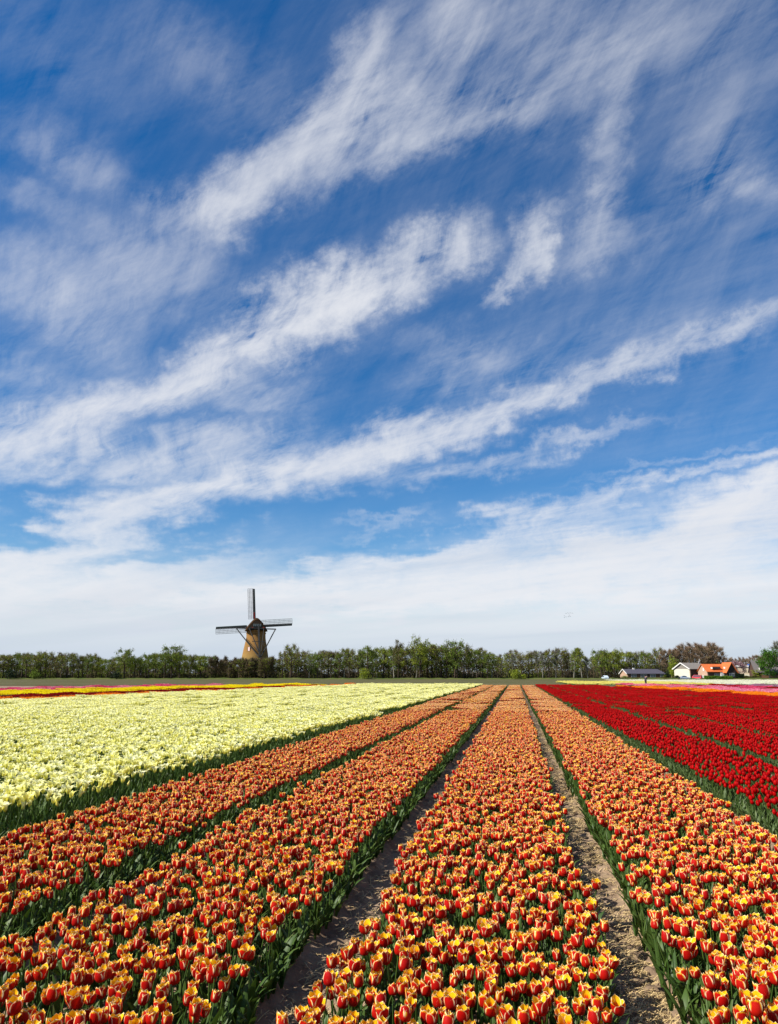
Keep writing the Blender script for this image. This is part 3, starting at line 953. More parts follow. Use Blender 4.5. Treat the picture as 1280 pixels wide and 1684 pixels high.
M_LEAF_B = leafage('bright_leaves', (.045, .115, .010), (.085, .19, .018), (.035, .085, .010))
M_BLOSSOM = leafage('pink_blossom', (.30, .17, .19), (.50, .32, .34), (.17, .09, .09))
M_DARKLEAF = leafage('dark_evergreen', (.012, .024, .010), (.028, .045, .016), (.010, .018, .008), .1)

def quads_at(P, size, g, flat=0.0):
    n = len(P)
    d = g.normal(0, 1, (n, 3)); d /= np.linalg.norm(d, axis=1)[:, None]
    e = np.cross(d, g.normal(0, 1, (n, 3))); e /= np.linalg.norm(e, axis=1)[:, None]
    s = (size*g.uniform(.6, 1.3, n))[:, None]
    a, b = d*s, e*s*.62
    V = np.stack([P-a, P+b*.9, P+a, P-b*.9], 1).reshape(-1, 3)
    F = np.arange(4*n).reshape(n, 4)
    return V, F, np.repeat(g.random(n), 4)
def strips_at(P, dirs, L, w, g):
    n = len(P)
    s = np.cross(dirs, g.normal(0, 1, (n, 3))); s /= np.linalg.norm(s, axis=1)[:, None]
    Q = P+dirs*L[:, None]; s = s*w
    V = np.stack([P-s, P+s, Q+s*.4, Q-s*.4], 1).reshape(-1, 3)
    return V, np.arange(4*n).reshape(n, 4), np.repeat(g.random(n), 4)
def tree_meshes(seed, H, spread, base, bark, leafm, nleaf, leafsize, twigm, ntwig, upright=.5, rt=.22, limbs=12, droop=0.0, fork=False, pts_sigma=.45):
    g = np.random.default_rng(seed)
    mb = MB(); tips = []; tipd = []
    lean = g.normal(0, .035, 2)
    trunk = [np.array([lean[0]*H*t+.10*math.sin(3*t+seed), lean[1]*H*t+.1*math.cos(4*t+seed), H*t*.93]) for t in np.linspace(0, 1, 8)]
    mb.tube(trunk, [1.35*rt*(1-.86*t)+(rt*.5 if i == 0 else 0) for i, t in enumerate(np.linspace(0, 1, 8))], 6)
    tips.append(trunk[-1]); tipd.append(np.array([0, 0, 1.]))
    def branch(p, d, L, r, lv):
        pts = [p]; dd = d.copy()
        for i in range(3):
            dd = dd+g.normal(0, .16, 3)+np.array([0, 0, .10*upright-droop]); dd /= np.linalg.norm(dd)
            pts.append(pts[-1]+dd*L/3)
        mb.tube(pts, [r, r*.75, r*.5, r*.25], 4 if lv == 1 else 3, cap=False)
        if lv < 3:
            for k in range(3 if lv == 1 else 2):
                t = g.uniform(.35, 1.0); j = min(int(t*3), 2)
                q = pts[j]+(pts[j+1]-pts[j])*(t*3-j)
                nd = dd+g.normal(0, .62, 3)+np.array([0, 0, .18*upright]); nd /= np.linalg.norm(nd)
                branch(q, nd, L*g.uniform(.42, .62), r*.5, lv+1)
        if lv >= 2:
            for q in (pts[1], pts[2], pts[3]): tips.append(q); tipd.append(dd)
        else:
            tips.append(pts[3]); tipd.append(dd)
    for k in range(limbs):
        t = base+(1-base)*(k+g.uniform(0, 1))/limbs*.97
        p = trunk[min(int(t*7), 6)]; q = trunk[min(int(t*7)+1, 7)]; p = p+(q-p)*(t*7-int(t*7))
        a = k*2.4+g.uniform(-.5, .5)
        up = upright*g.uniform(.7, 1.3)
        d = np.array([math.cos(a), math.sin(a), up]); d /= np.linalg.norm(d)
        crown = math.sin(PI*min(max((t-base)/(1-base), .08), 1)**.75*.92+.12)
        branch(p, d, spread*H*(.35+.75*crown)*g.uniform(.75, 1.15), rt*(.42*(1-t)+.10), 1)
    mt = mb.mesh('trunk', bark, True)
    T = np.array(tips); TD = np.array(tipd)
    Vs = []; Fs = []; Rs = []; Ms = []; o = 0
    def put(V, F, r, mi):
        nonlocal o
        Vs.append(V); Fs.append(F+o); Rs.append(r); Ms.append(np.full(len(F), mi)); o += len(V)
    if nleaf:
        keep = T[g.random(len(T)) < .72]             # bare gaps
        i = g.integers(0, len(keep), nleaf)
        P = keep[i]+g.normal(0, pts_sigma, (nleaf, 3))*np.array([1, 1, .75])
        V, F, r = quads_at(P, leafsize, g); put(V, F, r, 0)
    if ntwig:
        i = g.integers(0, len(T), ntwig)
        d = TD[i]+g.normal(0, .55, (ntwig, 3))+np.array([0, 0, .45*upright]); d /= np.linalg.norm(d, axis=1)[:, None]
        V, F, r = strips_at(T[i]+g.normal(0, .15, (ntwig, 3)), d, g.uniform(.5, 1.5, ntwig), .028, g); put(V, F, r, 1)
    mc = mesh_np('crown', np.concatenate(Vs), np.concatenate(Fs), None, False, attrs={'rnd': np.concatenate(Rs)}, mats=[leafm, twigm], mat_idx=np.concatenate(Ms))
    return mt, mc, H
TREES = {
  'oak':     [tree_meshes(100+i, 13, .30, .26, M_BARK, M_LEAF_Y if i % 2 else M_LEAF_G, 1400, .26, M_TWIG, 500, .65, .30, 13) for i in range(4)],
  'halfbare': [tree_meshes(120+i, 13, .26, .32, M_BARK, M_LEAF_Y, 560, .24, M_TWIG, 1300, .75, .22, 13) for i in range(4)],
  'tall':    [tree_meshes(140+i, 15, .17, .30, M_BARKP if i % 2 else M_BARK, (M_LEAF_Y, M_LEAF_G, M_LEAF_O)[i % 3], 1050, .25, M_TWIG, 600, .9, .19, 15) for i in range(4)],
  'slender': [tree_meshes(160+i, 14, .13, .40, M_BARKP if i != 1 else M_BARK, M_LEAF_G, 260, .22, M_TWIGG, 1300, 1.1, .16, 14) for i in range(4)],
  'russet':  [tree_meshes(180+i, 15, .20, .16, M_BARK, M_LEAF_O, 260, .25, M_TWIGR, 3200, 1.0, .26, 17) for i in range(3)],
  'thicket': [tree_meshes(190+i, 9, .17, .10, M_BARK, M_LEAF_O, 600, .24, M_TWIG, 2000, 1.1, .16, 16) for i in range(2)],
  'bright':  [tree_meshes(200, 11, .27, .20, M_BARKP, M_LEAF_B, 3600, .30, M_TWIG, 200, .6, .22, 15, pts_sigma=.75)],
  'cherry':  [tree_meshes(210, 7, .42, .22, M_BARK, M_BLOSSOM, 2200, .22, M_TWIG, 500, .45, .18, 13, pts_sigma=.5)],
}
TREE_TXT = {
  'oak': ('oak_tree', 'broad spreading tree with fresh green leaves in the wood behind the fields'),
  'halfbare': ('tree', 'dark half bare tree with brown twigs in the wood behind the fields'),
  'tall': ('tall_tree', 'tall narrow tree with thin green leaves in the wood behind the fields'),
  'slender': ('slender_tree', 'slender nearly bare tree with upright grey twigs above the wood'),
  'thicket': ('young_tree', 'dense brown twiggy young tree in the wood behind the fields'),
  'russet': ('bare_tree', 'bare reddish brown tree standing behind the houses'),
}
def wood_at(px):
    return ('in the wood left of the windmill' if px < 400 else 'beside the foot of the windmill' if px < 445 else 'in the wood above the pale yellow field' if px < 800
            else 'in the wood above the striped beds' if px < 972 else 'beside the bungalow')
def plant_tree(kind, px, depth, hpx, label=None, i=None, name=None, group=True, dz=0):
    v = TREES[kind]; mt, mc, H = v[int(rng.integers(0, len(v))) if i is None else i]
    x, y = at_depth(px, depth)
    nm, lb = TREE_TXT.get(kind, ('tree', ''))
    lb = lb.replace('in the wood behind the fields', wood_at(px)).replace('above the wood', wood_at(px))
    t = thing(name or nm, label or lb, 'tree', (x, y, -.05), rng.uniform(0, 2*PI), (lb if group else None))
    h = (hpx*depth/FPX)/H
    s = h*rng.uniform(.95, 1.12)
    t.scale = (s*rng.uniform(.9, 1.15), s*rng.uniform(.9, 1.15), h)
    new_obj('trunk', mt, t); new_obj('crown', mc, t)
    return t
PROF = [(-80, 40), (0, 42), (40, 44), (90, 46), (150, 43), (175, 34), (205, 44), (235, 39), (270, 50), (300, 44), (330, 42), (370, 38), (392, 33), (440, 33), (452, 42), (470, 46),
        (500, 50), (560, 52), (600, 55), (650, 58), (690, 60), (740, 59), (790, 57), (812, 47), (840, 50), (870, 48), (900, 53), (960, 55), (970, 32), (985, 43), (1005, 46), (1030, 49),
        (1060, 47), (1075, 40), (1095, 50), (1130, 55), (1165, 59), (1185, 54), (1192, 36), (1240, 36), (1340, 38)]
def prof(x): return .88*np.interp(x, [a for a, _ in PROF], [b for _, b in PROF])
def kinds_at(x):
    if x < 170: return ['halfbare', 'oak', 'halfbare', 'tall', 'oak']
    if x < 345: return ['oak', 'oak', 'halfbare', 'oak']
    if x < 452: return ['thicket']
    if x < 560: return ['halfbare', 'oak', 'halfbare', 'tall']
    if x < 812: return ['tall', 'oak', 'halfbare', 'tall', 'oak']
    if x < 968: return ['slender', 'tall', 'slender', 'halfbare']
    if x < 1080: return ['slender', 'halfbare', 'slender', 'oak']
    return ['russet', 'russet', 'halfbare']
x = -70.0
while x < 1075:
    ks = kinds_at(x); k = ks[int(rng.integers(0, len(ks)))]
    far = 0 if x < 975 else 45
    plant_tree(k, x, 292+far+rng.uniform(-4, 8), prof(x)*rng.uniform(.86, 1.06))
    x += rng.uniform(5.5, 11)
x = -66.0
while x < 1075:
    ks = kinds_at(x); k = ks[int(rng.integers(0, len(ks)))]
    far = 0 if x < 975 else 45
    if not 380 < x < 450:
        plant_tree(k, x, 312+far+rng.uniform(-4, 12), prof(x)*rng.uniform(.78, 1.02))
    x += rng.uniform(11, 18)
for x_, h_, k_ in ((283, 52, 'oak'), (205, 47, 'oak'), (990, 46, 'oak'), (1002, 44, 'oak'), (655, 61, 'tall'), (690, 62, 'oak'), (748, 60, 'oak'), (478, 52, 'halfbare')):
    plant_tree(k_, x_, 288, h_)
x = 1080.0
while x < 1190:
    plant_tree('russet' if x > 1088 else 'halfbare', x, 348+rng.uniform(-6, 10), prof(x)*rng.uniform(.98, 1.16)); x += rng.uniform(5, 8)
x = 1186.0
while x < 1345:
    plant_tree('russet', x, 410+rng.uniform(-10, 30), 36*rng.uniform(.85, 1.1), 'low grey brown bare tree far beyond the house roofs'); x += rng.uniform(6, 10)

# undergrowth: brush, saplings and low leaves along the whole wood
def undergrowth():
    g = np.random.default_rng(5)
    n = 150000
    px = g.uniform(-90, 1350, n); dep = np.where(px < 985, g.uniform(296, 332, n), g.uniform(338, 372, n))
    vx = (px-640)/FPX
    dirs = np.array([ray(q, 1110) for q in (0, 1000)])
    r0 = ray(640, 1110)
    B = r0[None, :]+R_[None, :]*vx[:, None]
    B = B/(B @ F_)[:, None]
    XY = B[:, :2]*dep[:, None]
    patch = fbm(px*.035, dep*.05, 3)
    ht = (2.2+7.0*np.clip(patch-.25, 0, 1)+4.2*(dep > 310))*(prof(px)/48)
    z = ht*g.random(n)**1.05
    P = np.stack([XY[:, 0], XY[:, 1], z], -1)
    V, F, r = quads_at(P, .34, g)
    tone = np.clip(fbm(px*.06+40, dep*.08, 3)*1.5-.3+g.normal(0, .12, n), 0, 1)
    m = 5000
    i = g.integers(0, n, m)
    Q = P[i].copy(); Q[:, 2] = 0
    d = np.stack([g.normal(0, .12, m), g.normal(0, .12, m), np.ones(m)], -1)
    V2, F2, r2 = strips_at(Q, d, g.uniform(2.5, 8.0, m), .07, g)
    return mesh_np('undergrowth', np.concatenate([V, V2]), np.concatenate([F, F2+len(V)]), None, False,
                   attrs={'rnd': np.concatenate([np.repeat(tone, 4), r2])}, mats=[M_BRUSH, M_TWIG], mat_idx=np.concatenate([np.zeros(n), np.ones(m)]))
def brush_mat():
    m, N, out = material('brushwood')
    f = attr(N, 'rnd')
    c = N.mix(N.rng(f, .25, .55), (.080, .064, .034), (.105, .125, .022))
    c = N.mix(N.rng(f, .62, .95), c, (.165, .20, .030))
    principled(N, out, c, .8, .1, None, (.25, c))
    return m
M_BRUSH = brush_mat()
tag(new_obj('undergrowth', undergrowth()), 'tangled olive and brown brushwood under the trees', kind='stuff')
# grassy verge at the foot of the wood
def verge():
    V = []; F = []
    pxs = np.linspace(-120, 1400, 190)
    for i, q in enumerate(pxs):
        d0 = 283 if q < 985 else 283
        a = at_depth(q, d0+rng.uniform(-1, 1)); b = at_depth(q, d0+5); c = at_depth(q, d0+60)
        V += [(a[0], a[1], .02), (b[0], b[1], .35+rng.uniform(0, .35)), (c[0], c[1], .3)]
        if i:
            o = (i-1)*3
            F += [(o, o+3, o+4, o+1), (o+1, o+4, o+5, o+2)]
    return mesh_np('grass_verge', V, F, None, True, mat=M_GRASS)
tag(new_obj('grass_verge', verge()), 'grassy verge at the foot of the wood', kind='structure')

for q, h_ in ((386, 33), (392, 31), (398, 33), (403, 32), (408, 31), (414, 33), (419, 32), (425, 31), (430, 33), (436, 32), (441, 34), (447, 35), (411, 28), (422, 29)):
    plant_tree('thicket' if rng.random() < .6 else 'halfbare', q+rng.uniform(-1.5, 1.5), 289+rng.uniform(-2, 5), h_)
# bushes in front of the wood and by the houses
def bush_meshes(seed, n, size, mat, W_=1.0, H_=1.0):
    g = np.random.default_rng(seed)
    P = g.normal(0, 1, (n, 3)); P /= np.linalg.norm(P, axis=1)[:, None]
    P *= (g.random(n)**.4)[:, None]
    lump = 1+.28*np.sin(P[:, 0]*4+seed)*np.cos(P[:, 1]*5)+.2*np.sin(P[:, 2]*6+seed)
    P = P*lump[:, None]*np.array([W_, W_, H_*.5])+np.array([0, 0, H_*.5])
    P[:, 2] = np.abs(P[:, 2])
    V, F, r = quads_at(P, size, g)
    st = MB()
    for k in range(5):
        a = k*1.3; st.tube([(0, 0, 0), (.25*W_*math.cos(a), .25*W_*math.sin(a), .5*H_), (.5*W_*math.cos(a), .5*W_*math.sin(a), .8*H_)], [.05, .035, .015], 4)
    return mesh_np('foliage', V, F, None, False, attrs={'rnd': r}, mat=mat), st.mesh('stem', M_BARK)
def bush(px, depth, w, h, mat, label, seed, n=700, size=.22):
    x, y = at_depth(px, depth)
    t = thing('bush', label, 'bush', (x, y, 0), rng.uniform(0, 6))
    f, s = bush_meshes(seed, n, size, mat, w, h)
    new_obj('foliage', f, t); new_obj('stem', s, t)
bush(18, 284, 2.6, 4.4, M_DARKLEAF, 'dark rounded bush before the left end of the wood', 1, 900)
bush(57, 285, 2.2, 4.0, M_LEAF_G, 'mid green bush beside the dark bush at the left end of the wood', 2)
bush(192, 285, 2.0, 3.6, M_DARKLEAF, 'dark bush at the foot of the broad trees left of the windmill', 3)
bush(600, 284, 2.4, 4.4, M_LEAF_Y, 'yellow green bush before the wood right of the windmill', 4, 900)
bush(848, 284, 2.2, 4.2, M_LEAF_Y, 'bright yellow green bush straight above the ends of the striped beds', 5, 900)
bush(862, 283, 1.0, 2.2, M_LEAF_Y, 'small yellow green bush beside the larger bright one', 6, 400)
bush(1086, 300, 2.2, 2.6, M_LEAF_Y, 'yellow green bush at the right end of the dark roofed bungalow', 7)
bush(1098, 300, 1.1, 3.8, M_DARKLEAF, 'narrow dark conifer bush between the bungalow and the barn', 8)
bush(1108, 306, 2.6, 9.0, M_LEAF_Y, 'tall yellow green bush behind the left side of the barn', 9, 1500, .26)
bush(1028, 297, 1.6, 1.3, M_LEAF_G, 'low green bush under the gable of the bungalow', 10, 400)
bush(1245, 300, 1.8, 4.2, M_LEAF_Y, 'loose green shrub before the grey roofed house', 11)
bush(1113, 293, .9, 1.7, M_DARKLEAF, 'small dark bush in front of the cream barn gable', 12, 350)

# ------------------------------------------------------------------ the windmill
def facing(px, depth):
    x, y = at_depth(px, depth)
    return x, y, math.atan2(-x, y)
def brick_mat():
    m, N, out = material('tan_brick')
    c = objcoord(N)
    b = N.new('ShaderNodeTexBrick'); b.offset = .5
    x, y, z = N.sep(c)
    ang = N.m('ARCTAN2', y, x)
    N.put(b.inputs['Vector'], N.xyz(N.m('MULTIPLY', ang, 5.0), z, 0.0))
    b.inputs['Color1'].default_value = (.29, .135, .032, 1); b.inputs['Color2'].default_value = (.22, .10, .024, 1); b.inputs['Mortar'].default_value = (.30, .19, .075, 1)
    b.inputs['Scale'].default_value = 1.0; b.inputs['Mortar Size'].default_value = .012; b.inputs['Brick Width'].default_value = .24; b.inputs['Row Height'].default_value = .075
    n = N.noise(N.vm('MULTIPLY', c, (1, 1, .35)), .7, 5, .62)
    col = N.mix(N.m('MULTIPLY', N.rng(n, .42, .72), .55), b.outputs[0], (.19, .105, .035))
    col = N.mix(N.m('MULTIPLY', N.rng(z, 13.0, 8.0), .35), col, (.30, .24, .07))
    principled(N, out, col, .9, .1, bump(N, n, .2, .05))
    return m
M_TOWER = brick_mat()
M_THATCH = plain('dark_thatch', (.048, .026, .012), .95, .35, 1.5, .05)
M_TAR = plain('tarred_wood', (.030, .030, .028), .7, .3, 1.5)
M_GREENW = plain('dark_green_wood', (.022, .045, .034), .6, .3, 1.5)
M_LATT = plain('weathered_lattice', (.045, .042, .04), .8, .25, 2.0)
M_WHITE = plain('white_paint', (.68, .66, .62), .6, .08, 1.0)
M_REDP = plain('red_paint', (.50, .03, .02), .5, .15, 1.0)
M_OLIVEP = plain('grey_green_paint', (.15, .19, .17), .6, .2, 2.0)
M_PINKP = plain('pale_pink_shutter', (.72, .52, .47), .6, .12, 1.0)
def glass_mat():
    m, N, out = material('window_glass')
    p = principled(N, out, (.05, .065, .08), .08, .6)
    return m
M_GLASS = glass_mat()
MX, MY, MR = facing(418.6, 305)
mill = thing('windmill', 'brown brick windmill with dark cap and lattice sails rising above the trees', 'windmill', (MX, MY, 0), MR)
prof_t = [(0, 7.0), (5, 6.35), (8, 5.9), (11, 5.4), (14.4, 4.76), (16, 4.42), (17.5, 4.18), (19, 4.10), (20.6, 4.10)]
def lathe(mb, prof, n=40, mi=0):
    b = len(mb.v)
    for z, r in prof:
        for k in range(n): mb.v.append((r*math.cos(2*PI*k/n), r*math.sin(2*PI*k/n), z))
    for i in range(len(prof)-1):
        for k in range(n):
            a, c = b+i*n+k, b+i*n+(k+1) % n
            mb.f.append((a, c, c+n, a+n)); mb.mi.append(mi)
mb = MB(); lathe(mb, prof_t); tw = mb.build('tower', M_TOWER, mill, True)
mb = MB(); lathe(mb, [(19.3, 4.16), (19.3, 4.30), (19.7, 4.30), (19.7, 4.16)]); lathe(mb, [(20.3, 4.16), (20.3, 4.5), (20.75, 4.6), (20.75, 4.0)]); mb.build('collar', M_TOWER, mill)
M_DARKPLANK = plain('dark_plank', (.030, .018, .010), .85, .3, 2.0)
# cap: boat shaped, ridge running away from the viewer
sec = [(5.0, 20.5), (4.5, 21.4), (3.7, 22.7), (2.75, 23.9), (1.75, 24.95), (.8, 25.75), (0, 26.05)]
loop = sec+[(-a, b) for a, b in sec[-2::-1]]
mb = MB(); st = [(-4.4, .86, .0), (-3.2, .97, .1), (0, 1.0, .25), (3.2, .92, .0), (5.2, .72, -.5)]
for yy, s, dz_ in st:
    for a, z in loop: mb.v.append((a*s, yy, 20.5+(z-20.5)*s+dz_*(z-20.5)/5))
n = len(loop)
for i in range(len(st)-1):
    for k in range(n-1):
        mb.f.append((i*n+k, i*n+k+1, (i+1)*n+k+1, (i+1)*n+k)); mb.mi.append(0)
    mb.f.append((i*n+n-1, i*n, (i+1)*n, (i+1)*n+n-1)); mb.mi.append(0)
mb.f.append(tuple(range(n))); mb.mi.append(0); mb.f.append(tuple(range((len(st)-1)*n, len(st)*n))[::-1]); mb.mi.append(0)
mb.build('cap', M_THATCH, mill)
# rear board of the cap with its small windows
mb = MB(); s = .84
mb.add([(a*s*.9, -4.5, 20.7+(z-20.5)*s*.88) for a, z in loop]+[(a*s*.9, -4.42, 20.7+(z-20.5)*s*.88) for a, z in loop], [tuple(range(n))]+[(k, (k+1) % n, n+(k+1) % n, n+k) for k in range(n)])
mb.build('rear_board', M_DARKPLANK, mill)
for xx in (-1.0, -.2, .7, 1.7):
    mb = MB(); mb.box(xx-.34, xx+.34, -4.62, -4.5, 22.3, 23.3); fr = mb.build('window_frame', M_OLIVEP, mill)
    mb = MB(); mb.box(xx-.22, xx+.22, -4.66, -4.62, 22.42, 23.18); mb.build('pane', M_GLASS, fr)
for xx in (-1.6, 3.1):
    mb = MB(); mb.box(xx-.32, xx+.32, -4.75, -4.5, 21.45, 21.85); mb.build('red_panel', M_REDP, mill)
mb = MB(); mb.box(-3.4, 3.4, -4.68, -4.5, 21.0, 21.35); mb.build('sill_beam', M_TAR, mill)
# beams and braces of the tailpiece
tail = np.array([1.9, -9.6, 8.8])
def beam(name, p, q, w, mat=M_TAR):
    mb = MB(); mb.bar(p, q, w); return mb.build(name, mat, mill)
beam('cross_beam', (-8.9, -.6, 21.7), (8.6, -.6, 21.4), .48)
beam('short_cross_beam', (-3.2, -4.9, 21.55), (3.4, -4.9, 21.45), .42)
beam('tail_pole', (.9, -4.4, 22.6), tail, .62)
beam('long_brace', (-8.6, -.9, 21.6), (1.5, -9.4, 9.3), .34)
beam('long_brace', (8.3, -.9, 21.4), (2.4, -9.4, 9.3), .34)
beam('short_brace', (-3.0, -5.0, 21.5), (1.3, -8.9, 11.6), .30)
beam('short_brace', (3.2, -5.0, 21.4), (2.4, -8.9, 11.6), .22)
beam('tail_rail', (-1.6, -7.2, 15.7), (3.9, -7.2, 15.8), .26)
beam('tail_post', (3.3, -7.3, 15.7), (3.3, -8.4, 10.6), .16)
mb = MB(); mb.tube([(-3.9, -3.2, 17.3), (-2.6, -5.2, 15.2), (-1.0, -6.8, 13.6), (.6, -8.0, 12.6), (1.5, -8.9, 11.9)], [.09]*5, 5); mb.build('chain', M_TAR, mill)
mb = MB(); mb.tube([(3.1, -4.3, 23.0), (3.75, -4.3, 25.4)], [.10, .06], 5); mb.build('lightning_rod', M_WHITE, mill)
mb = MB(); mb.box(-.35, .35, -.8, .8, -.8, .8); wb = mb.build('winch', M_TAR, mill); wb.location = (1.9, -9.4, 9.0)
# pale shutter low on the tower
a = -math.asin(2.75/5.15)
mb = MB(); mb.box(-.62, .62, -.22, .0, -.95, .95); wf = mb.build('window_frame', M_TAR, mill); wf.location = (5.05*math.sin(a), -5.05*math.cos(a), 12.6); wf.rotation_euler = (0, 0, a)
mb = MB(); mb.box(-.38, .56, -.30, -.22, -.80, .85); mb.build('shutter', M_PINKP, wf)
# sails
HUB = np.array([-.9, 5.9, 23.0])
mb = MB(); mb.tube([(-.9, 4.6, 22.9), (-.9, 7.0, 23.05)], [.55, .5], 10); mb.build('windshaft', M_TAR, mill)
ms_stock = MB(); ms_stock.bar((0, 0, 0), (0, 0, 16.8), .80, .5, (0, 1, 0), w2=.55); stock_me = ms_stock.mesh('stock', M_TAR)
ms_b = MB(); ms_b.box(.10, .70, -.12, .10, 3.3, 16.7); board_me = ms_b.mesh('leading_board', M_GREENW)
ms_l = MB()
for k in range(4): ms_l.bar((-.45-.68*k, .1+.05*k, 3.2), (-.45-.68*k, .1+.02*k, 16.75), .12)
for k in range(25): ms_l.bar((-.2, .1, 3.3+.566*k), (-2.55, .1+.10*(1-k/25), 3.3+.566*k), .10)
latt_me = ms_l.mesh('lattice', M_LATT)
ms_p = MB(); ms_p.bar((0, -.02, 1.2), (0, -.02, 3.2), .66, .50, (0, 1, 0)); pw_me = ms_p.mesh('white_band', M_WHITE)
ms_p = MB(); ms_p.bar((.02, -.02, 3.4), (.02, -.02, 6.2), .20, .60, (0, 1, 0)); pr_me = ms_p.mesh('red_band', M_REDP)
for k in range(4):
    so = new_obj('sail', stock_me, mill)
    so.location = tuple(HUB+np.array([0, .3*(k % 2), 0])); so.rotation_euler = (0, -math.radians(4.0)-k*PI/2, 0)
    for nm, me in (('leading_board', board_me), ('lattice', latt_me), ('white_band', pw_me))+((('red_band', pr_me),) if k == 0 else ()): new_obj(nm, me, so)

# ------------------------------------------------------------------ houses
M_CREAMW = plain('cream_render', (.60, .56, .45), .8, .08, .8)
M_GREYROOF = plain('grey_brown_sheet_roof', (.22, .195, .165), .85, .15, 1.5)
M_DARKROOF = plain('dark_slate_roof', (.075, .068, .085), .6, .2, 2.5)
M_ORANGER = plain('orange_roof_tiles', (.55, .135, .035), .75, .18, 3.0)
M_PINKBRICK = plain('pinkish_brick', (.46, .30, .21), .9, .2, 3.0)
M_DARKSHADEBRICK = plain('dark_and_shaded_brick', (.085, .045, .032), .9, .25, 3.0)  # dark brown brick; also serves as brick with eave shade put into its colour
M_DARKWOOD = plain('dark_timber', (.035, .020, .015), .8, .3, 2.0)
M_GREYW = plain('grey_render', (.42, .41, .40), .8, .1, 1.5)
M_BEIGE = plain('beige_wall', (.58, .47, .33), .85, .1, 1.5)
M_SLATE = plain('grey_house_roof', (.13, .115, .11), .8, .18, 2.0)
M_SOLAR = plain('solar_panel', (.035, .10, .32), .25, .2, 4.0, .6)
def gable_roof(L, Wd, ez, rz_, over=.35, hip=0.0, th=.18, x0=0.0):
    """ridge along x from x0 to x0+L; slabs with thickness"""
    mb = MB(); h = Wd/2+over
    drop = (rz_-ez)/(Wd/2)*over
    for s in (-1, 1):
        a = [(x0-over, s*h, ez-drop), (x0+L+over, s*h, ez-drop), (x0+L+over-hip, 0, rz_), (x0-over, 0, rz_)]
        b = [(p[0], p[1], p[2]+th) for p in a]
        mb.add(a+b, [(0, 1, 2, 3), (4, 5, 6, 7), (0, 1, 5, 4), (1, 2, 6, 5), (3, 0, 4, 7)])
    if hip:
        a = [(x0+L+over, -h, ez-drop), (x0+L+over, h, ez-drop), (x0+L+over-hip, 0, rz_)]
        mb.add(a+[(p[0], p[1], p[2]+th) for p in a], [(0, 1, 2), (3, 4, 5), (0, 1, 4, 3)])
    return mb
def gable_wall(x, Wd, ez, rz_, t=.25):
    mb = MB(); h = Wd/2
    pr = [(-h, 0), (h, 0), (h, ez-.02), (0, rz_-.04), (-h, ez-.02)]
    mb.add([(x, a, b) for a, b in pr]+[(x+t, a, b) for a, b in pr], [(0, 1, 2, 3, 4), (9, 8, 7, 6, 5)]+[(k, (k+1) % 5, 5+(k+1) % 5, 5+k) for k in range(5)])
    return mb
def window(parent, x0, x1, y, z0, z1, frame=M_WHITE, mull=1):
    mb = MB(); mb.box(x0, x1, y-.06, y+.05, z0, z1)
    f = mb.build('window', frame, parent)
    w = (x1-x0-.12*(mull+1))/mull
    for k in range(mull):
        mb = MB(); a = x0+.12+k*(w+.12); mb.box(a, a+w, y-.09, y-.06, z0+.1, z1-.1); mb.build('pane', M_GLASS, f)
    return f
# bungalow with the dark roof: gable end to the left, long side to the viewer
x, y, r = facing(1026, 300)
hA = thing('bungalow', 'low bungalow with long dark slate roof and white trimmed gable', 'house', (x, y, 0), r+math.radians(24))
mb = MB(); mb.box(.26, 16.2, -3.6, 3.6, 0, 2.32); mb.build('wall', M_DARKSHADEBRICK, hA)
gable_wall(0, 7.2, 2.35, 4.0).build('gable_wall', M_PINKBRICK, hA)
gable_roof(16.4, 7.2, 2.35, 4.05, .4, 1.6).build('roof', M_DARKROOF, hA)
for s in (-1, 1):
    mb = MB(); mb.bar((-.46, s*4.0, 2.2), (-.46, 0, 4.15), .10, .34); mb.build('bargeboard', M_WHITE, hA)
mb = MB(); mb.box(4.2, 4.9, -.35, .35, 3.7, 4.75); ch = mb.build('chimney', M_WHITE, hA); mb = MB(); mb.box(4.1, 5.0, -.45, .45, 4.75, 4.95); mb.build('chimney_cap', M_TAR, ch)
for a, b, z0 in ((1.6, 4.0, .8), (5.8, 8.6, .5), (10.0, 12.4, .8), (14.4, 15.9, .9)): window(hA, a, b, -3.62, z0, 2.1, M_GREYW, 2)
mb = MB(); mb.box(9.0, 9.8, -3.68, -3.6, 0.02, 2.05); mb.build('door', M_DARKWOOD, hA)
# cream barn: gable towards the left front
x, y, r = facing(1122, 296)
hB = thing('barn', 'cream gabled barn with white bargeboards and grey sheet roof', 'barn', (x, y, 0), r+math.radians(50))
# local x runs back along the ridge, the gable is at x = 0
mb = MB(); mb.box(.26, 11.4, -3.9, 3.9, 0, 4.25); mb.build('wall', M_DARKWOOD, hB)
mb = MB(); mb.box(0, .25, -3.9, 3.9, 0, 4.2); mb.build('front_wall', M_CREAMW, hB)
mb = MB(); mb.add([(0.03, -3.9, 4.21), (0.03, 3.9, 4.21), (0.03, 0, 6.5), (.24, -3.9, 4.21), (.24, 3.9, 4.21), (.24, 0, 6.5)], [(0, 1, 2), (5, 4, 3), (0, 3, 4, 1), (1, 4, 5, 2), (2, 5, 3, 0)]); mb.build('gable_panel', M_GREYROOF, hB)
gable_roof(11.4, 7.8, 4.3, 6.6, .45).build('roof', M_GREYROOF, hB)
for s in (-1, 1):
    mb = MB(); mb.bar((-.5, s*4.4, 4.1), (-.5, 0, 6.68), .12, .42); mb.build('bargeboard', M_WHITE, hB)
mb = MB(); mb.box(.1, .5, -4.05, -3.92, 0, 4.2); mb.build('corner_post', M_PINKBRICK, hB)
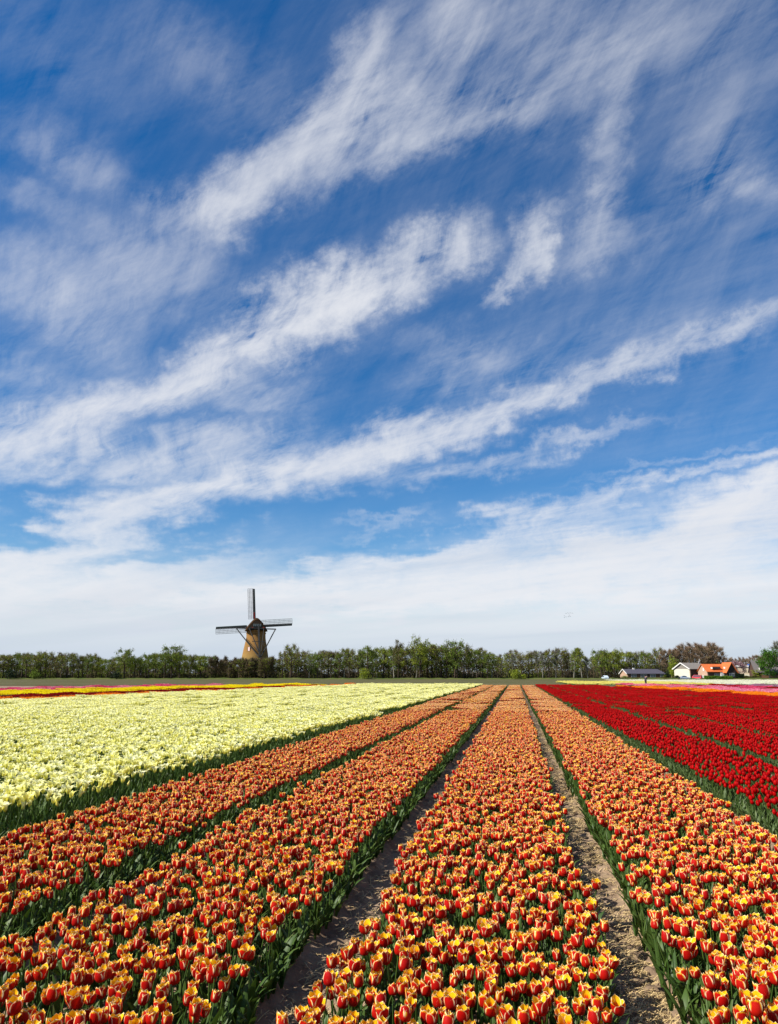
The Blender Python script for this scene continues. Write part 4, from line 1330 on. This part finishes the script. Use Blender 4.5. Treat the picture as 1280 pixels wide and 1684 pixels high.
for k, dx_ in enumerate((10.4, 11.0)):
    mb = MB(); mb.tube([(dx_, -.4, 6.4), (dx_, -.4, 7.6+.9*k)], [.14, .12], 8); mb.build('flue', M_GREYW, hB)
# house with the orange roof
x, y, r = facing(1156, 291)
hC = thing('house', 'brick house with bright orange tiled roof and cross gable', 'house', (x, y, 0), r+math.radians(33))
Wd = 6.4
gable_wall(0, Wd, 3.2, 5.7).build('gable_wall', M_PINKBRICK, hC)
mb = MB(); mb.box(.26, 11.4, -Wd/2, Wd/2, 0, 3.15); mb.build('wall', M_DARKSHADEBRICK, hC)  # shade under the eaves is put into this wall's dark colour
gable_roof(11.4, Wd, 3.25, 6.0, .4).build('roof', M_ORANGER, hC)
mb = MB(); mb.bar((-.05, -.9, 3.4), (-.05, -.9, 4.6), .8, .1); mb.build('gable_window', M_WHITE, hC)
mb = MB(); mb.box(-.8, -.05, -2.2, .3, 0, 1.6); mb.build('porch', M_GREYW, hC)
mb = MB(); mb.box(2.6, 6.2, -3.15, -1.3, 4.25, 4.95); dm = mb.build('dormer', M_TAR, hC)
mb = MB(); mb.box(2.4, 6.4, -3.35, -1.1, 4.96, 5.14); mb.build('dormer_roof', M_ORANGER, dm)
mb = MB(); mb.box(2.54, 2.60, -3.25, -1.9, 4.22, 4.94); mb.build('dormer_cheek', M_WHITE, dm)
mb = MB(); mb.box(2.9, 5.9, -3.19, -3.15, 4.35, 4.85); mb.build('pane', M_GLASS, dm)
window(hC, 3.2, 5.4, -Wd/2-.02, .7, 2.3, M_GREYW, 3)
mb = MB(); mb.box(5.8, 7.2, -Wd/2-.5, -Wd/2-.02, 0, 2.7); mb.build('white_porch', M_WHITE, hC)
# cross wing
mb = MB(); mb.box(7.4, 11.5, -5.6, -3.22, 0, 2.9); wg = mb.build('wing', M_DARKWOOD, hC)
mb = MB()
rx, ez, rz_ = 9.45, 2.8, 6.6
for s in (-1, 1):
    a = [(rx+s*2.7, -6.1, 2.5), (rx, -6.1, rz_), (rx, 0.0, rz_), (rx+s*2.7, 0.0, 2.5)]
    b = [(p[0]+s*.05, p[1], p[2]+.2) for p in a]
    mb.add(a+b, [(0, 1, 2, 3), (4, 5, 6, 7), (0, 1, 5, 4), (1, 2, 6, 5), (2, 3, 7, 6), (3, 0, 4, 7)])
mb.build('wing_roof', M_ORANGER, wg)
mb = MB(); mb.add([(7.15, -5.62, 2.92), (11.75, -5.62, 2.92), (rx, -5.62, 6.4), (7.15, -5.4, 2.92), (11.75, -5.4, 2.92), (rx, -5.4, 6.4)], [(0, 1, 2), (5, 4, 3), (0, 3, 4, 1), (1, 4, 5, 2), (2, 5, 3, 0)]); mb.build('wing_gable', M_DARKWOOD, wg)
window(hC, 8.2, 10.6, -5.62, 1.2, 2.5, M_WHITE, 3)
mb = MB(); mb.box(7.5, 8.2, -4.1, -3.3, 4.2, 5.0); mb.build('white_dormer', M_WHITE, wg)
# white flat roofed building with solar panels
x, y, r = facing(1210, 312)
hD = thing('building', 'pale building with white roof edge and blue solar panels behind the blossoming tree', 'building', (x, y, 0), r+math.radians(12))
mb = MB(); mb.box(0, 8.2, 0, 6, 0, 5.2); mb.build('wall', M_BEIGE, hD)
mb = MB(); mb.box(-.6, 5.6, -.3, 6.2, 5.21, 6.0); mb.build('roof_edge', M_WHITE, hD)
mb = MB(); mb.add([(5.4, -.4, 4.5), (8.6, -.4, 4.5), (8.9, 2.6, 6.5), (5.7, 2.6, 6.5), (5.4, -.3, 4.4), (8.6, -.3, 4.4), (8.9, 2.7, 6.4), (5.7, 2.7, 6.4)], [(0, 1, 2, 3), (7, 6, 5, 4), (0, 4, 5, 1), (1, 5, 6, 2), (2, 6, 7, 3), (3, 7, 4, 0)])
mb.build('solar_panel', M_SOLAR, hD)
mb = MB(); mb.box(3.0, 6.6, -.06, -.01, .8, 1.9); mb.build('garden_wall', M_CREAMW, hD)
# grey roofed house
x, y, r = facing(1238, 303)
hE = thing('house', 'house with large grey roof and white dormer beside the bright green tree', 'house', (x, y, 0), r+math.radians(20))
mb = MB(); mb.box(.26, 9.6, -3.6, 3.6, 0, 3.1); mb.build('wall', M_DARKSHADEBRICK, hE)
gable_wall(0, 7.2, 3.1, 7.6).build('gable_wall', M_DARKSHADEBRICK, hE)
gable_roof(9.8, 7.2, 3.15, 7.7, .4).build('roof', M_SLATE, hE)
mb = MB(); mb.box(1.9, 3.6, -3.5, -1.6, 3.7, 5.0); dm = mb.build('dormer', M_TAR, hE)
mb = MB(); mb.box(1.78, 1.9, -3.6, -1.7, 3.6, 5.1); mb.build('dormer_cheek', M_WHITE, dm)
mb = MB(); mb.box(1.7, 3.9, -3.75, -1.4, 5.01, 5.15); mb.build('dormer_roof', M_GREYW, dm)
window(hE, 3.0, 5.2, -3.62, .9, 2.2, M_WHITE, 2)
# trees and hedges round the houses
t = plant_tree('cherry', 1213, 297, 27, 'pink blossoming cherry tree beside the orange roofed house', name='cherry_tree', group=False)
t.scale = (1.05, 1.05, .98)
t = plant_tree('bright', 1266, 294, 44, 'dense bright green tree at the right edge before the brown fence', name='green_tree', group=False)
plant_tree('slender', 1277, 300, 60, 'taller dark tree showing above the dense bright green tree', i=1, name='dark_tree', group=False)
M_LEAF_H = leafage('hedge_leaves', (.10, .20, .018), (.15, .27, .030), (.085, .17, .015))
def hedge(px0, px1, depth, h, w, mat, label, seed):
    a = at_depth(px0, depth); b = at_depth(px1, depth); L = np.linalg.norm(b-a)
    g = np.random.default_rng(seed); n = int(L*h*w*800)
    P = np.stack([g.uniform(0, L, n), g.uniform(-w/2, w/2, n), g.uniform(0, h, n)], -1)
    P[:, 2] *= 1+.08*np.sin(P[:, 0]*1.7)
    V, F, r = quads_at(P, .16, g)
    core = MB(); core.box(.2, L-.2, -w/2+.28, w/2-.28, 0, h-.3)
    t = thing('hedge', label, 'hedge', (a[0], a[1], 0), math.atan2(b[1]-a[1], b[0]-a[0]))
    new_obj('foliage', mesh_np('foliage', V, F, None, False, attrs={'rnd': r}, mat=mat), t); core.build('inner_branches', M_BARK, t)
hedge(1158, 1204, 284, 1.35, .9, M_LEAF_H, 'clipped bright green hedge before the orange roofed house', 1)
hedge(1208, 1223, 288, 2.3, 1.4, M_DARKLEAF, 'dark block of hedge under the cherry tree', 2)
hedge(1223, 1250, 290, 1.3, .9, M_LEAF_O, 'low olive hedge before the grey roofed house', 3)
hedge(1000, 1100, 288, .7, .8, M_LEAF_O, 'low ragged hedge along the front of the bungalow', 4)
# brown fence at the right edge
a = at_depth(1253, 297); b = at_depth(1306, 297); L = float(np.linalg.norm(b-a))
fe = thing('fence', 'brown board fence behind the bright green tree', 'fence', (a[0], a[1], 0), math.atan2(b[1]-a[1], b[0]-a[0]))
M_FENCE = plain('brown_fence_board', (.17, .085, .048), .85, .25, 3.0)
mb = MB(); mb.box(0, .145, -.015, .015, .08, 1.75); bd = mb.mesh('board', M_FENCE)
mb = MB(); mb.box(-.06, .06, .03, .15, 0, 1.85); pt = mb.mesh('post', M_DARKWOOD)
k = 0.0
while k < L-.15:
    o = new_obj('board', bd, fe); o.location = (k, rng.uniform(-.004, .004), rng.uniform(-.03, .03)); k += .16
for q in np.arange(0, L, 1.9):
    o = new_obj('post', pt, fe); o.location = (float(q), 0, 0)

# ------------------------------------------------------------------ cars
M_TYRE = plain('tyre_rubber', (.02, .02, .02), .9, .2, 5.0)
M_RIM = plain('grey_rim', (.45, .45, .46), .4, .1, 5.0, .5, .6)
def car(px, depth, heading, paint, label, L=4.0, H=1.45, W_=1.7, van=False):
    x, y, r = facing(px, depth)
    t = thing('parked_car', label, 'car', (x, y, 0), r+heading)
    if van: prof_ = [(0, .35), (0, 1.1), (.35, 1.3), (.75, H), (L-.25, H), (L, 1.2), (L, .35)]
    else: prof_ = [(0, .32), (.02, .62), (.25, .80), (1.05, .92), (1.65, H-.06), (2.1, H), (L-1.05, H-.03), (L-.30, .98), (L-.02, .85), (L, .35)]
    mb = MB(); n = len(prof_)
    vs = []
    for s, f in ((-1, .93), (-1, 1.0), (1, 1.0), (1, .93)):
        for a, z in prof_:
            tum = 1-.16*max(0, (z-.9)/(H-.9)) if z > .9 else 1
            ins = 0 if f == 1.0 else .03
            vs.append((min(max(a, ins), L-ins)-L/2, s*W_/2*tum*(1.0 if f == 1.0 else 1.0)*(1 if f == 1 else 1.0)+(0 if f == 1 else s*.02), z if f == 1 else z-(.03 if z > .6 else -.03)))
    mb.add(vs, [tuple(range(n))[::-1], tuple(range(3*n, 4*n))]+[(j*n+k, j*n+(k+1) % n, (j+1)*n+(k+1) % n, (j+1)*n+k) for j in range(3) for k in range(n)])
    body = mb.build('body', paint, t)
    for s in (-1, 1):
        mb = MB()
        if van: q = [(.45-L/2, 1.05), (.80-L/2, H-.12), (L/2-.4, H-.12), (L/2-.2, 1.05)]
        else: q = [(1.25-L/2, .94), (1.75-L/2, H-.13), (L/2-1.1, H-.14), (L/2-.5, .96)]
        mb.add([(a, s*(W_/2*(1-.16*max(0, (z-.9)/(H-.9)))+.035), z) for a, z in q]+[(a, s*(W_/2*(1-.16*max(0, (z-.9)/(H-.9)))-.02), z) for a, z in q], [(0, 1, 2, 3), (4, 5, 6, 7)]+[(k, (k+1) % 4, 4+(k+1) % 4, 4+k) for k in range(4)])
        mb.build('side_window', M_GLASS, t)
        for a in (.75-L/2, L/2-.75):
            mb = MB(); mb.tube([(a, s*(W_/2-.2), .31), (a, s*(W_/2+.03), .31)], [.31, .31], 14); wh = mb.build('wheel', M_TYRE, t)
            mb = MB(); mb.tube([(a, s*(W_/2+.03), .31), (a, s*(W_/2+.045), .31)], [.19, .18], 12); mb.build('rim', M_RIM, wh)
        mb = MB(); mb.box(-L/2-.02, -L/2+.10, s*W_/2*.78-.16, s*W_/2*.78+.16, .62, .76); mb.build('headlight', M_WHITE, t)
    mb = MB(); p = (1.12-L/2, .97), (1.66-L/2, H-.1)
    if van: p = (.02-L/2, 1.12), (.66-L/2, H-.08)
    mb.add([(p[0][0], -W_*.42, p[0][1]+.04), (p[0][0], W_*.42, p[0][1]+.04), (p[1][0], W_*.37, p[1][1]+.05), (p[1][0], -W_*.37, p[1][1]+.05)]+[(p[0][0]+.1, -W_*.42, p[0][1]-.05), (p[0][0]+.1, W_*.42, p[0][1]-.05), (p[1][0]+.1, W_*.37, p[1][1]-.05), (p[1][0]+.1, -W_*.37, p[1][1]-.05)],
           [(0, 1, 2, 3), (7, 6, 5, 4), (0, 4, 5, 1), (1, 5, 6, 2), (2, 6, 7, 3), (3, 7, 4, 0)])
    mb.build('windscreen', M_GLASS, t)
    return t
M_CARB = plain('silver_blue_paint', (.38, .44, .55), .3, .05, 1.0, .6, .3)
M_CARR = plain('red_car_paint', (.55, .04, .06), .3, .05, 1.0, .6)
M_CARW = plain('pale_blue_paint', (.50, .58, .66), .3, .05, 1.0, .6)
car(1126, 285, PI+.25, M_CARB, 'silver blue hatchback parked before the cream barn', 3.9, 1.5)
car(1146.5, 287, -.35, M_CARR, 'red van parked between the barn and the orange roofed house', 3.6, 1.75, 1.7, True)
car(995, 286, -PI/2+.35, M_CARW, 'pale blue car parked under the trees left of the bungalow', 3.9, 1.55)
# dark bins beside the silver car
for i, (q, lb) in enumerate(((1116.6, 'dark wheeled bin beside the silver blue car'), (1118.4, 'second dark wheeled bin nearer the silver blue car'))):
    x, y, r = facing(q, 285.2)
    t = thing('wheeled_bin', lb, 'bin', (x, y, 0), r+.2)
    mb = MB(); mb.add([(-.24, -.28, .06), (.24, -.28, .06), (.24, .28, .06), (-.24, .28, .06), (-.29, -.36, 1.0), (.29, -.36, 1.0), (.29, .36, 1.0), (-.29, .36, 1.0)], [(0, 3, 2, 1), (4, 5, 6, 7), (0, 1, 5, 4), (1, 2, 6, 5), (2, 3, 7, 6), (3, 0, 4, 7)])
    mb.build('body', M_TAR, t)
    mb = MB(); mb.box(-.31, .31, -.38, .40, 1.0, 1.08); mb.build('lid', M_TAR, t)
    for s in (-1, 1):
        mb = MB(); mb.tube([(s*.24, .27, .1), (s*.30, .27, .1)], [.10, .10], 10); mb.build('wheel', M_TYRE, t)

# ------------------------------------------------------------------ the person in the field
def skin_body(name, verts, edges, radii, mat, root=0, sub=1):
    me = bpy.data.meshes.new(name); me.from_pydata([tuple(v) for v in verts], edges, []); me.materials.append(mat)
    o = bpy.data.objects.new(name, me)
    o.modifiers.new('skin', 'SKIN'); s = o.modifiers.new('sub', 'SUBSURF'); s.levels = sub; s.render_levels = sub
    sv = me.skin_vertices[0].data
    for i, rr in enumerate(radii): sv[i].radius = (rr, rr) if not isinstance(rr, tuple) else rr
    sv[root].use_root = True
    return o
def person_mat():
    m, N, out = material('person_clothes')
    z = N.sep(objcoord(N))[2]; x_ = N.sep(objcoord(N))[0]
    c = N.mix(N.m('GREATER_THAN', z, .92), (.018, .018, .030), (.055, .045, .060))
    c = N.mix(N.m('GREATER_THAN', z, 1.41), c, (.52, .31, .23))
    principled(N, out, c, .85, .1)
    return m
M_SKIN = plain('skin', (.55, .34, .26), .6, .08, 5.0); M_HAIR = plain('dark_hair', (.015, .011, .009), .6, .2, 8.0)
x, y, r = facing(1061.3, 111)
pp = thing('person', 'person in dark clothes standing in the fields with raised arms holding a camera', 'person', (x, y, .0), r+PI*.85)
# local -y is the person's front
Vb = [(0, 0, .93), (0, .01, 1.12), (0, .0, 1.32), (0, -.01, 1.44), (0, -.03, 1.50), (0, -.04, 1.60), (0, -.035, 1.69),
      (.09, 0, .88), (.10, -.03, .50), (.10, .03, .09), (.10, -.12, .04), (-.09, 0, .88), (-.12, .05, .50), (-.11, .10, .09), (-.12, -.06, .04),
      (.18, .0, 1.36), (.23, -.12, 1.14), (.10, -.32, 1.36), (.05, -.36, 1.44), (-.18, .0, 1.36), (-.23, -.12, 1.14), (-.10, -.32, 1.36), (-.05, -.36, 1.44)]
Eb = [(0, 1), (1, 2), (2, 3), (3, 4), (4, 5), (5, 6), (0, 7), (7, 8), (8, 9), (9, 10), (0, 11), (11, 12), (12, 13), (13, 14), (2, 15), (15, 16), (16, 17), (17, 18), (2, 19), (19, 20), (20, 21), (21, 22)]
Rb = [(.16, .12), (.15, .11), (.17, .11), .065, .058, .095, .075, .095, .068, .045, .04, .095, .068, .045, .04, .062, .046, .036, .034, .062, .046, .036, .034]
b_ = skin_body('body', Vb, Eb, Rb, person_mat()); link(b_, pp)
mb = MB(); lathe(mb, [(1.57, .085), (1.60, .112), (1.66, .118), (1.72, .09), (1.755, .03), (1.758, .002)], 14); hr = mb.build('hair', M_HAIR, pp, True); hr.location = (0, .0, -.01)
for s in (-1, 1):
    mb = MB(); mb.tube([(s*.07, -.36, 1.45), (s*.045, -.40, 1.52), (s*.02, -.42, 1.56)], [.035, .04, .02], 7); mb.build('hand', M_SKIN, pp, True)
mb = MB(); mb.box(-.07, .07, -.47, -.38, 1.53, 1.62); mb.tube([(0, -.47, 1.575), (0, -.53, 1.575)], [.035, .035], 10)
cm = mb.build('camera', M_TAR); cm.location = (x, y, 0); cm.rotation_euler = (0, 0, r+PI*.85)
tag(cm, 'small black camera held up by the person in the fields', 'camera')

# ------------------------------------------------------------------ birds
M_BIRD = plain('bird_feathers', (.10, .10, .11), .8, .2, 5.0)
mb = MB(); mb.tube([(0, -.26, 0), (0, -.14, .02), (0, .02, .01), (0, .18, 0), (0, .30, 0)], [.012, .05, .07, .05, .02], 6); bird_body = mb.mesh('body', M_BIRD, True)
mb = MB(); mb.add([(0, -.08, .02), (.28, -.12, .14), (.62, .02, .10), (.28, .06, .12), (0, .10, .02), (0, -.08, .0), (.28, -.12, .12), (.62, .02, .09), (.28, .06, .10), (0, .10, 0)], [(0, 1, 3, 4), (1, 2, 3), (9, 8, 6, 5), (8, 7, 6), (0, 5, 6, 1), (1, 6, 7, 2), (2, 7, 8, 3), (3, 8, 9, 4)]); bird_wing = mb.mesh('wing', M_BIRD)
for i, (bx, by) in enumerate(((928.5, 1013), (928.6, 1015.6), (931.4, 1014.6), (934.6, 1008.4), (936.4, 1011.6), (935.6, 1014.2), (938.2, 1013.6), (938, 1008.2), (941.3, 1008.4), (931.2, 1009))):
    v = ray(bx, by); d = 330+12*math.sin(i*2.1); p = v*d
    t = thing('bird', 'tiny grey bird of the small flock above the wood', 'bird', (p[0], p[1], p[2]+CAM_H), rng.uniform(-.8, .8)+1.2, 'flock of birds in the sky')
    t.rotation_euler[1] = rng.uniform(-.4, .4)
    new_obj('body', bird_body, t)
    for s in (-1, 1):
        o = new_obj('wing', bird_wing, t); o.scale = (s, 1, 1)
